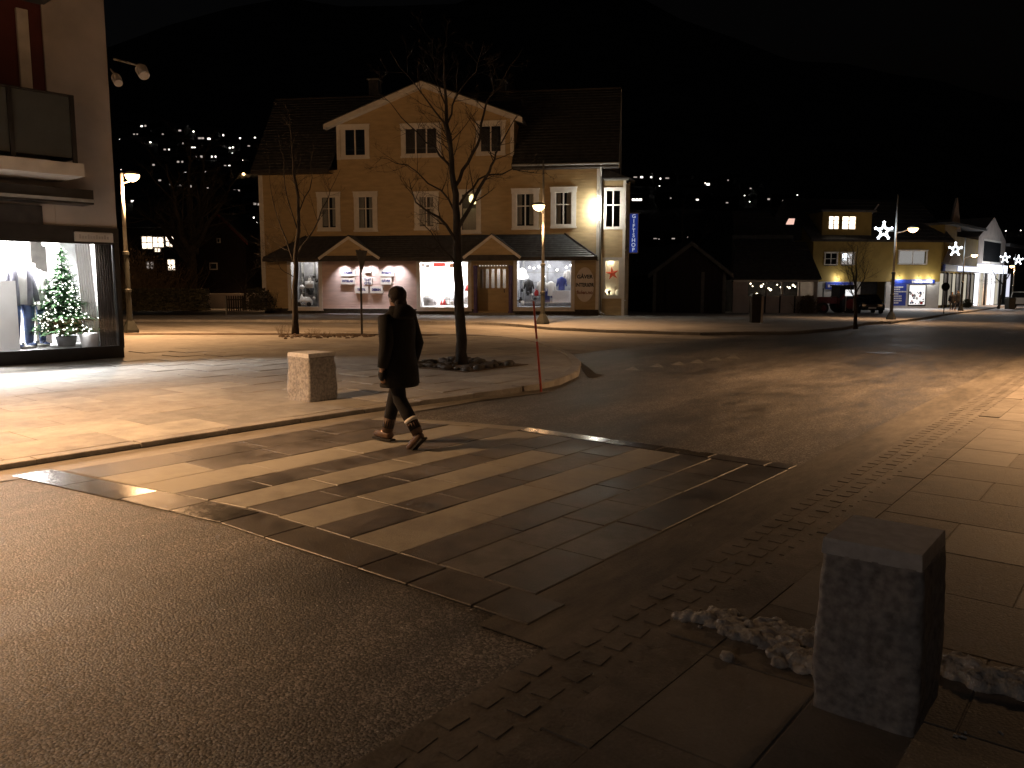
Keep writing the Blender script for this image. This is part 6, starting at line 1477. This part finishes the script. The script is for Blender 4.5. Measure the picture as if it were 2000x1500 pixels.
# ================================================================== VEHICLES
def car(name, loc, rz, label, paint, L=4.3, W=1.76, Hh=1.45, van=False, lights='front'):
    t = empty(name, loc, rz, label, 'car'); hw = W/2   # faces -y
    if van: side = [(-L/2,.35),(-L/2,.75),(-L/2+.25,.95),(-L/2+1.0,Hh*.97),(-L/2+1.4,Hh),(L/2-.25,Hh),(L/2-.05,Hh*.62),(L/2,.55),(L/2,.35)]
    else: side = [(-L/2,.3),(-L/2,.62),(-L/2+.15,.74),(-L/2+1.0,.9),(-L/2+1.75,Hh),(L/2-1.3,Hh),(L/2-.35,.98),(L/2,.9),(L/2,.32)]
    bm = bmesh.new(); n = len(side); rows_ = []
    for f, ins in ((-1, 1), (-.8, 0), (.8, 0), (1, 1)):
        rows_.append([bm.verts.new((f*hw*(1 - (.16 if z > Hh*.72 else .0)), y + (.0), z - (.03 if ins and z > Hh*.9 else 0))) for y, z in side])
    for a, b in zip(rows_, rows_[1:]):
        for i in range(n): bm.faces.new((a[i], a[(i+1)%n], b[(i+1)%n], b[i]))
    bm.faces.new(rows_[0][::-1]); bm.faces.new(rows_[-1]); bmesh.ops.recalc_face_normals(bm, faces=bm.faces[:])
    bmesh.ops.bevel(bm, geom=bm.edges[:], offset=.04, segments=2, affect='EDGES', clamp_overlap=True)
    me = bpy.data.meshes.new('body'); bm.to_mesh(me); bm.free(); me.materials.append(paint)
    for p_ in me.polygons: p_.use_smooth = True
    o = bpy.data.objects.new('body', me); COL.objects.link(o); o.parent = t
    def onside(i, f0, f1, k):  # point on segment
        (ya, za), (yb, zb_) = side[i], side[i+1]; return [(ya+(yb-ya)*f, za+(zb_-za)*f) for f in (f0, f1)]
    for i, nm in ((3, 'windscreen'), (5 if not van else 5, 'rear_window')):
        (ya, za), (yb, zb_) = side[i], side[i+1]
        if van and i == 3: (ya, za), (yb, zb_) = side[2], side[3]
        f0, f1 = (.12, .9) if not (van and i == 5) else (.12, .92)
        y1_, z1_ = ya+(yb-ya)*f0, za+(zb_-za)*f0; y2_, z2_ = ya+(yb-ya)*f1, za+(zb_-za)*f1; nrm = Vector((0, -(zb_-za), (yb-ya))).normalized(); nrm = nrm if nrm.z > 0 or abs(nrm.y) > .9 else -nrm
        if i == 5 and nrm.y < 0: nrm = -nrm
        if i == 3 and nrm.y > 0: nrm = -nrm
        wl_, wh_ = hw*.86, hw*.74
        lo_, hi_ = (wl_, wh_) if z1_ < z2_ else (wh_, wl_)
        q4 = [Vector((-lo_, y1_, z1_)), Vector((lo_, y1_, z1_)), Vector((hi_, y2_, z2_)), Vector((-hi_, y2_, z2_))]
        MB().hexa([*[p - nrm*.02 for p in q4], *[p + nrm*.018 for p in q4]]).build(nm, M['carglass'], t)
    for sx in (-1, 1):
        a0, a1 = (-L/2+1.15, -L/2+1.95) if not van else (-L/2+.6, -L/2+1.3)
        pl = [(a0, .96), (L/2-.6, .96), (L/2-1.2 if not van else L/2-.45, Hh*.92), (a1, Hh*.92)]
        MB().hexa([*[(sx*(hw*.93 if z < 1.1 else hw*.85) , y, z) for y, z in pl], *[(sx*(hw*1.005 if z < 1.1 else hw*.87), y, z) for y, z in pl]]).build('side_window', M['carglass'], t)
        for y in (-L/2+.85, L/2-.85):
            wh = MB().tube([(sx*(hw-.2), y, .32), (sx*(hw+.01), y, .32)], .32, 18).build('wheel', M['tyre'], t); MB().tube([(sx*(hw+.0), y, .32), (sx*(hw+.025), y, .32)], .2, 12).build('rim', M['chrome'], wh)
        MB().box(sx*hw*.62-.16, sx*hw*.62+.16, -L/2-.02, -L/2+.06, .6, .74).build('headlight', M['chrome'], t)
        MB().box(sx*hw*.86-.08, sx*hw*.86+.08, L/2-.06, L/2+.02, .7, 1.0).build('tail_light', M['redcloth'], t)
        MB().box(sx*(hw+.02), sx*(hw+.16), -L/2+1.3, -L/2+1.42, .95, 1.1).build('mirror', paint, t)
    MB().box(-.26, .26, -L/2-.03, -L/2-.005, .42, .54).build('number_plate', M['plate'], t); MB().box(-.26, .26, L/2+.005, L/2+.03, .5, .62).build('number_plate', M['plate'], t)
    MB().box(-.45, .45, -L/2-.02, -L/2+.02, .57, .72).build('grille', M['black'], t); MB().box(-hw*.95, hw*.95, L/2-.02, L/2+.05, .34, .5).build('bumper', M['black'], t)
    return t
y0 = gp(1709, 615, .0); car('parked_car', (y0[0]-1, y0[1]+1.2, y0[2]+.05), TH + R(-12), 'dark car parked nose out under the passage beside the tractor', M['darkcar'])
y0 = gp(1989, 603, 0); car('white_van', (y0[0] + 2.6*math.sin(R(2)), y0[1] + 2.3, y0[2]), R(180) + R(4) + R(0), 'white estate van seen from behind at the right picture edge', M['whitecar'], L=4.5, W=1.85, Hh=1.75, van=True)
bpy.data.objects['white_van'].rotation_euler.z = R(3) ; bpy.data.objects['white_van'].rotation_euler.z += R(180)
v = bpy.data.objects['white_van']; v.rotation_euler.z = R(180); v.scale = (1, -1, 1) if False else (1, 1, 1)
y0 = gp(1957, 592, 0); car('white_car', (y0[0], y0[1] + 2, y0[2]), R(5), 'white car parked farther along, ahead of the white van', M['whitecar'])
# tractor seen from the side, facing left
y0 = gp(1640, 614, .0); ty = empty('tractor', (y0[0]-.6, y0[1]+.7, y0[2]+.05), TH + R(8), 'old red tractor with dark cab parked in front of the blue sign', 'tractor')
sc_ = 1.0; mb = MB(); mb.bevbox(-1.6, .1, -.38, .38, .75, 1.25, .08); mb.build('hood', M['red'], ty)
mb = MB(); mb.box(-.05, 1.2, -.55, .55, .7, 1.15); mb.build('chassis', M['red'], ty)
mb = MB()
for x in (0, 1.15): 
    for y in (-.5, .5): mb.box(x-.04, x+.04, y-.04, y+.04, 1.15, 2.05)
mb.box(-.1, 1.25, -.6, .6, 2.05, 2.16); mb.build('cab_frame', M['black'], ty)
MB().box(.0, 1.1, -.5, -.49, 1.2, 2.05).build('cab_window', M['carglass'], ty); MB().box(-.02, -.01, -.45, .45, 1.2, 2.05).build('cab_window', M['carglass'], ty)
for x, r, w, y in ((.75, .72, .3, -.75), (.75, .72, .3, .75), (-1.3, .42, .2, -.6), (-1.3, .42, .2, .6)):
    wv = MB().tube([(x, y-w/2, r), (x, y+w/2, r)], r, 22).build('wheel', M['tyre'], ty); MB().tube([(x, y-w/2-.02, r), (x, y+w/2+.02, r)], r*.55, 16).build('rim', M['red'], wv)
for y in (-.75, .75):
    pts = [(.75+.82*math.cos(a), y-.18, .74+.82*math.sin(a)) for a in [R(20+14*k) for k in range(11)]]; q2 = [(.75+.76*math.cos(a), y-.18, .74+.76*math.sin(a)) for a in [R(20+14*k) for k in range(11)]][::-1]
    MB().prism(pts + q2, (0, .36, 0)).build('mudguard', M['red'], ty)
MB().tube([(-1.0, 0, 1.2), (-1.0, 0, 1.9)], .04, 8).build('exhaust', M['black'], ty); MB().box(-1.64, -1.6, -.3, .3, .8, 1.18).build('grille', M['black'], ty)
a_ = atY(1651, 578, 60); b_ = atY(1670, 566, 60); o_ = empty('white_notice', atY(1660, 590, 60), TH, 'blank white notice board on two legs beside the tractor', 'notice board')
wN = 19/F_PX*60/2; hN = 12/F_PX*60; zN = atY(1660, 578, 60)[2] - o_.location.z
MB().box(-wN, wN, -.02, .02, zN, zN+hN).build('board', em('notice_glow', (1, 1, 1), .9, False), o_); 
for sx in (-1, 1): MB().box(sx*wN*.8-.03, sx*wN*.8+.03, .02, .06, zN-1.1, zN+hN).build('leg', M['conc'], o_)

# ================================================================== PEOPLE
def skin_mesh(name, verts, edges, rad, m, parent, sub=2, root=0):
    me = bpy.data.meshes.new(name); me.from_pydata([tuple(v) for v in verts], edges, []); me.update()
    o = bpy.data.objects.new(name, me); COL.objects.link(o)
    sk = o.modifiers.new('skin', 'SKIN'); sk.use_smooth_shade = True; sd = me.skin_vertices[0].data
    for i, r in enumerate(rad): sd[i].radius = r if isinstance(r, tuple) else (r, r); sd[i].use_root = (i == root)
    ss = o.modifiers.new('sub', 'SUBSURF'); ss.levels = sub; ss.render_levels = sub
    dg = bpy.context.evaluated_depsgraph_get(); ev = bpy.data.meshes.new_from_object(o.evaluated_get(dg)); bpy.data.objects.remove(o)
    ev.name = name; ev.materials.clear(); ev.materials.append(m)
    for p_ in ev.polygons: p_.use_smooth = True
    o = bpy.data.objects.new(name, ev); COL.objects.link(o); o.parent = parent; return o
def person(loc, rz, s, label, coat, legs, shoes, hairm, hem=.62, group=None, band=False):
    """walks towards -x; y+ is the right side"""
    t = empty('person', loc, rz, label, 'person', group); t.scale = (s, s, s)
    V = []; E = []; Rr = []
    def add(p, r, par=None): V.append(p); Rr.append(r); (E.append((par, len(V)-1)) if par is not None else None); return len(V)-1
    pel = add((0, 0, .9), (.13, .1)); sp = add((-.01, 0, 1.08), (.12, .1), pel); ch = add((-.015, 0, 1.26), (.14, .11), sp); nk = add((-.01, 0, 1.41), .052, ch); h0 = add((-.03, 0, 1.48), (.062, .07), nk); h1 = add((-.035, 0, 1.56), (.075, .085), h0); h2 = add((-.03, 0, 1.62), (.055, .062), h1)
    F_ = {1: ((0, .085, .86), (-.17, .085, .49), (-.27, .06, .1), (-.40, .06, .045)), -1: ((0, -.085, .86), (.09, -.08, .49), (.33, -.06, .16), (.27, -.06, .05))}
    for sd, (hp_, kn, an, toe) in F_.items():
        a = add(hp_, .09, pel); b = add(kn, .062, a); c = add(an, .04, b); add(toe, .035, c)
    Aq = {1: ((-.01, .17, 1.33), (.03, .24, 1.07), (-.06, .25, .84)), -1: ((-.01, -.17, 1.33), (.06, -.23, 1.08), (.02, -.25, .84))}
    for sd, (shd, el, wr) in Aq.items():
        a = add(shd, .055, ch); b = add(el, .042, a); c = add(wr, .028, b); pm_ = add((wr[0]-.012, wr[1], wr[2]-.07), (.02, .036), c)
        for k, (ox, ln) in enumerate(((-.028, .07), (-.01, .08), (.008, .075), (.024, .06))):
            f1 = add((wr[0]-.012+ox, wr[1], wr[2]-.10), .0095, pm_); f2 = add((wr[0]-.016+ox, wr[1]-sd*.012, wr[2]-.10-ln*.5), .009, f1); add((wr[0]-.02+ox, wr[1]-sd*.03, wr[2]-.10-ln*.9), .008, f2)
        th_ = add((wr[0]-.045, wr[1]-sd*.005, wr[2]-.055), .0105, pm_); add((wr[0]-.055, wr[1]-sd*.015, wr[2]-.095), .009, th_)
    skin_mesh('body', V, E, Rr, M['skin'], t)
    # face details
    MB().blob((-.118, 0, 1.545), .016, seed=1, sub=2, amp=0, sq=(1, .8, 1.3)).build('nose', M['skin'], t, smooth=True)
    for sd in (-1, 1):
        MB().blob((-.098, sd*.03, 1.57), .009, seed=1, sub=2, amp=0).build('eye', M['letter_black'], t, smooth=True); MB().blob((-.03, sd*.082, 1.54), .02, seed=1, sub=2, amp=0, sq=(.9, .4, 1.3)).build('ear', M['skin'], t, smooth=True)
    MB().blob((-.105, 0, 1.505), .014, seed=1, sub=2, amp=0, sq=(.6, 1.4, .35)).build('mouth', M['redpanel'], t, smooth=True)
    # trousers
    for sd, (hp_, kn, an, toe) in F_.items():
        a, b, c = map(Vector, (hp_, kn, an)); a = a + Vector((0, 0, .06))
        MB().tube([a, a.lerp(b, .35), a.lerp(b, .8), b, b.lerp(c, .4), b.lerp(c, .9)], [.105, .095, .076, .073, .07, .062], 16).build('trouser_leg', M[legs], t, smooth=True)
        # boot: shaft and foot
        d = Vector((-1, 0, 0)) if sd == 1 else Vector((-.75, 0, -.66)); hl = c + Vector((.015, 0, -.055)); up = Vector((0, 0, 1))
        fb = MB(); fb.tube([b.lerp(c, .62), b.lerp(c, .85), c + Vector((0, 0, -.01))], [.068, .062, .058], 14)
        pts = [hl - d*.05, hl - d*.02, hl + d*.06, hl + d*.14, hl + d*.2, hl + d*.225]; fb.tube([p + Vector((0, 0, .008)) for p in pts], [.035, .05, .05, .042, .034, .015], 14); fb.build('boot', M[shoes], t, smooth=True)
        n_ = Vector((0, 1, 0)); dn = d.cross(n_).normalized(); dn = dn if dn.z < 0 else -dn
        so = [hl - d*.07, hl + d*.23]; w_ = n_*.042; o0 = dn*.034
        MB().hexa([so[0]-w_+o0+dn*.018, so[0]+w_+o0+dn*.018, so[1]+w_*.8+o0+dn*.018, so[1]-w_*.8+o0+dn*.018, so[0]-w_+o0, so[0]+w_+o0, so[1]+w_*.8+o0, so[1]-w_*.8+o0]).build('sole', M['tyre'], t)
    if band: # folded pale sock edge above the boot
        c = Vector(F_[-1][2]); b = Vector(F_[-1][1]); MB().tube([b.lerp(c, .58), b.lerp(c, .68)], [.073, .073], 14).build('sock_edge', M['reflect'], t, smooth=True)
    # coat: shaped torso with skirt, sleeves, hood and collar
    q = random.Random(len(label)); rings = [(.02,0,hem,.15,.2),(.02,0,hem+.03,.175,.225),(.01,0,hem+.2,.175,.22),(.0,0,.98,.155,.2),(.0,0,1.08,.155,.2),(-.01,0,1.2,.165,.215),(-.01,0,1.3,.16,.215),(-.01,0,1.37,.125,.18),(-.005,0,1.42,.09,.11),(-.01,0,1.47,.08,.085),(-.01,0,1.475,.06,.06)]
    mb = MB(); mb.loft(rings, 28)
    for i in range(len(mb.v)):
        x, y, z = mb.v[i]; k = 1 + .025*math.sin(z*55 + math.atan2(y, x)*2) + q.uniform(-.008, .008); mb.v[i] = (x*k, y*k, z)
    ct_ = mb.build('coat', M[coat], t, smooth=True)
    for sd, (shd, el, wr) in Aq.items():
        a, b, c = map(Vector, (shd, el, wr)); a0 = a + Vector((0, -sd*.05, .0))
        MB().tube([a0, a + Vector((0, 0, .005)), a.lerp(b, .5), b, b.lerp(c, .5), c], [.07, .085, .08, .074, .068, .056], 14).build('sleeve', M[coat], t, smooth=True)
        MB().blob(c + Vector((-.015, 0, -.075)), .052, seed=3, sub=2, amp=.03, sq=(.95, .6, 1.35)).build('glove', M[coat], t, smooth=True) if band else None
    MB().loft([(.06,0,1.33,.08,.13),(.1,0,1.37,.1,.15),(.1,0,1.43,.09,.13),(.07,0,1.48,.06,.09),(.05,0,1.5,.03,.05)], 16).build('hood', M[coat], ct_, smooth=True)
    # hair
    mb = MB(); mb.blob((-.005, 0, 1.585), .102, seed=5, sub=3, amp=.03, sq=(1.02, .93, 1.0)); mb.blob((.04, 0, 1.50), .07, seed=6, sub=2, amp=.04, sq=(.8, 1.1, 1.2)); mb.build('hair', M[hairm], t, smooth=True)
    if band:
        MB().loft([(-.0,0,hem+.005,.178,.228),(0.0,0,hem+.035,.18,.23)], 28).build('hem_band', M['cloth'], ct_, smooth=True)
        for k in range(3): MB().tube([(-.17+.0*k, -.06+.05*k - .02, hem+.10-.03*k), (-.13, -.13+.05*k, hem+.085-.03*k)], .011, 6).build('reflective_stripe', M['reflect'], ct_)
    return t
person((-6.18, 5.79, .035), 0, .985, 'person in a dark hooded coat and brown boots walking across the stone crossing', 'cloth', 'jeans', 'boot', 'hair', band=True)
y0 = gp(1858, 606, .1); person((y0[0], y0[1], y0[2]), R(95), .98, 'left of two distant people in dark clothes walking by the shop fronts', 'cloth', 'jeans', 'boot', 'hair', group='distant walking couple')
y0 = gp(1865, 606, .1); person((y0[0]+.1, y0[1]+.4, y0[2]), R(80), 1.05, 'right of two distant people, the taller one by the second star lamp', 'cloth', 'jeans', 'boot', 'hair', group='distant walking couple')
y0 = gp(1869, 600, .1); b_ = empty('white_carrier_bag', (y0[0]+.45, y0[1]+.1, y0[2]+.35), TH, 'white carrier bag held low by the taller distant walker', 'bag')
MB().hexa([(-.13,-.05,0),(.13,-.05,0),(.13,.05,0),(-.13,.05,0),(-.16,-.03,.32),(.16,-.03,.32),(.16,.03,.32),(-.16,.03,.32)]).build('sack', M['plate'], b_); MB().tube([(-.1,0,.32),(0,0,.5),(.1,0,.32)], .01, 5).build('handle', M['plate'], b_)
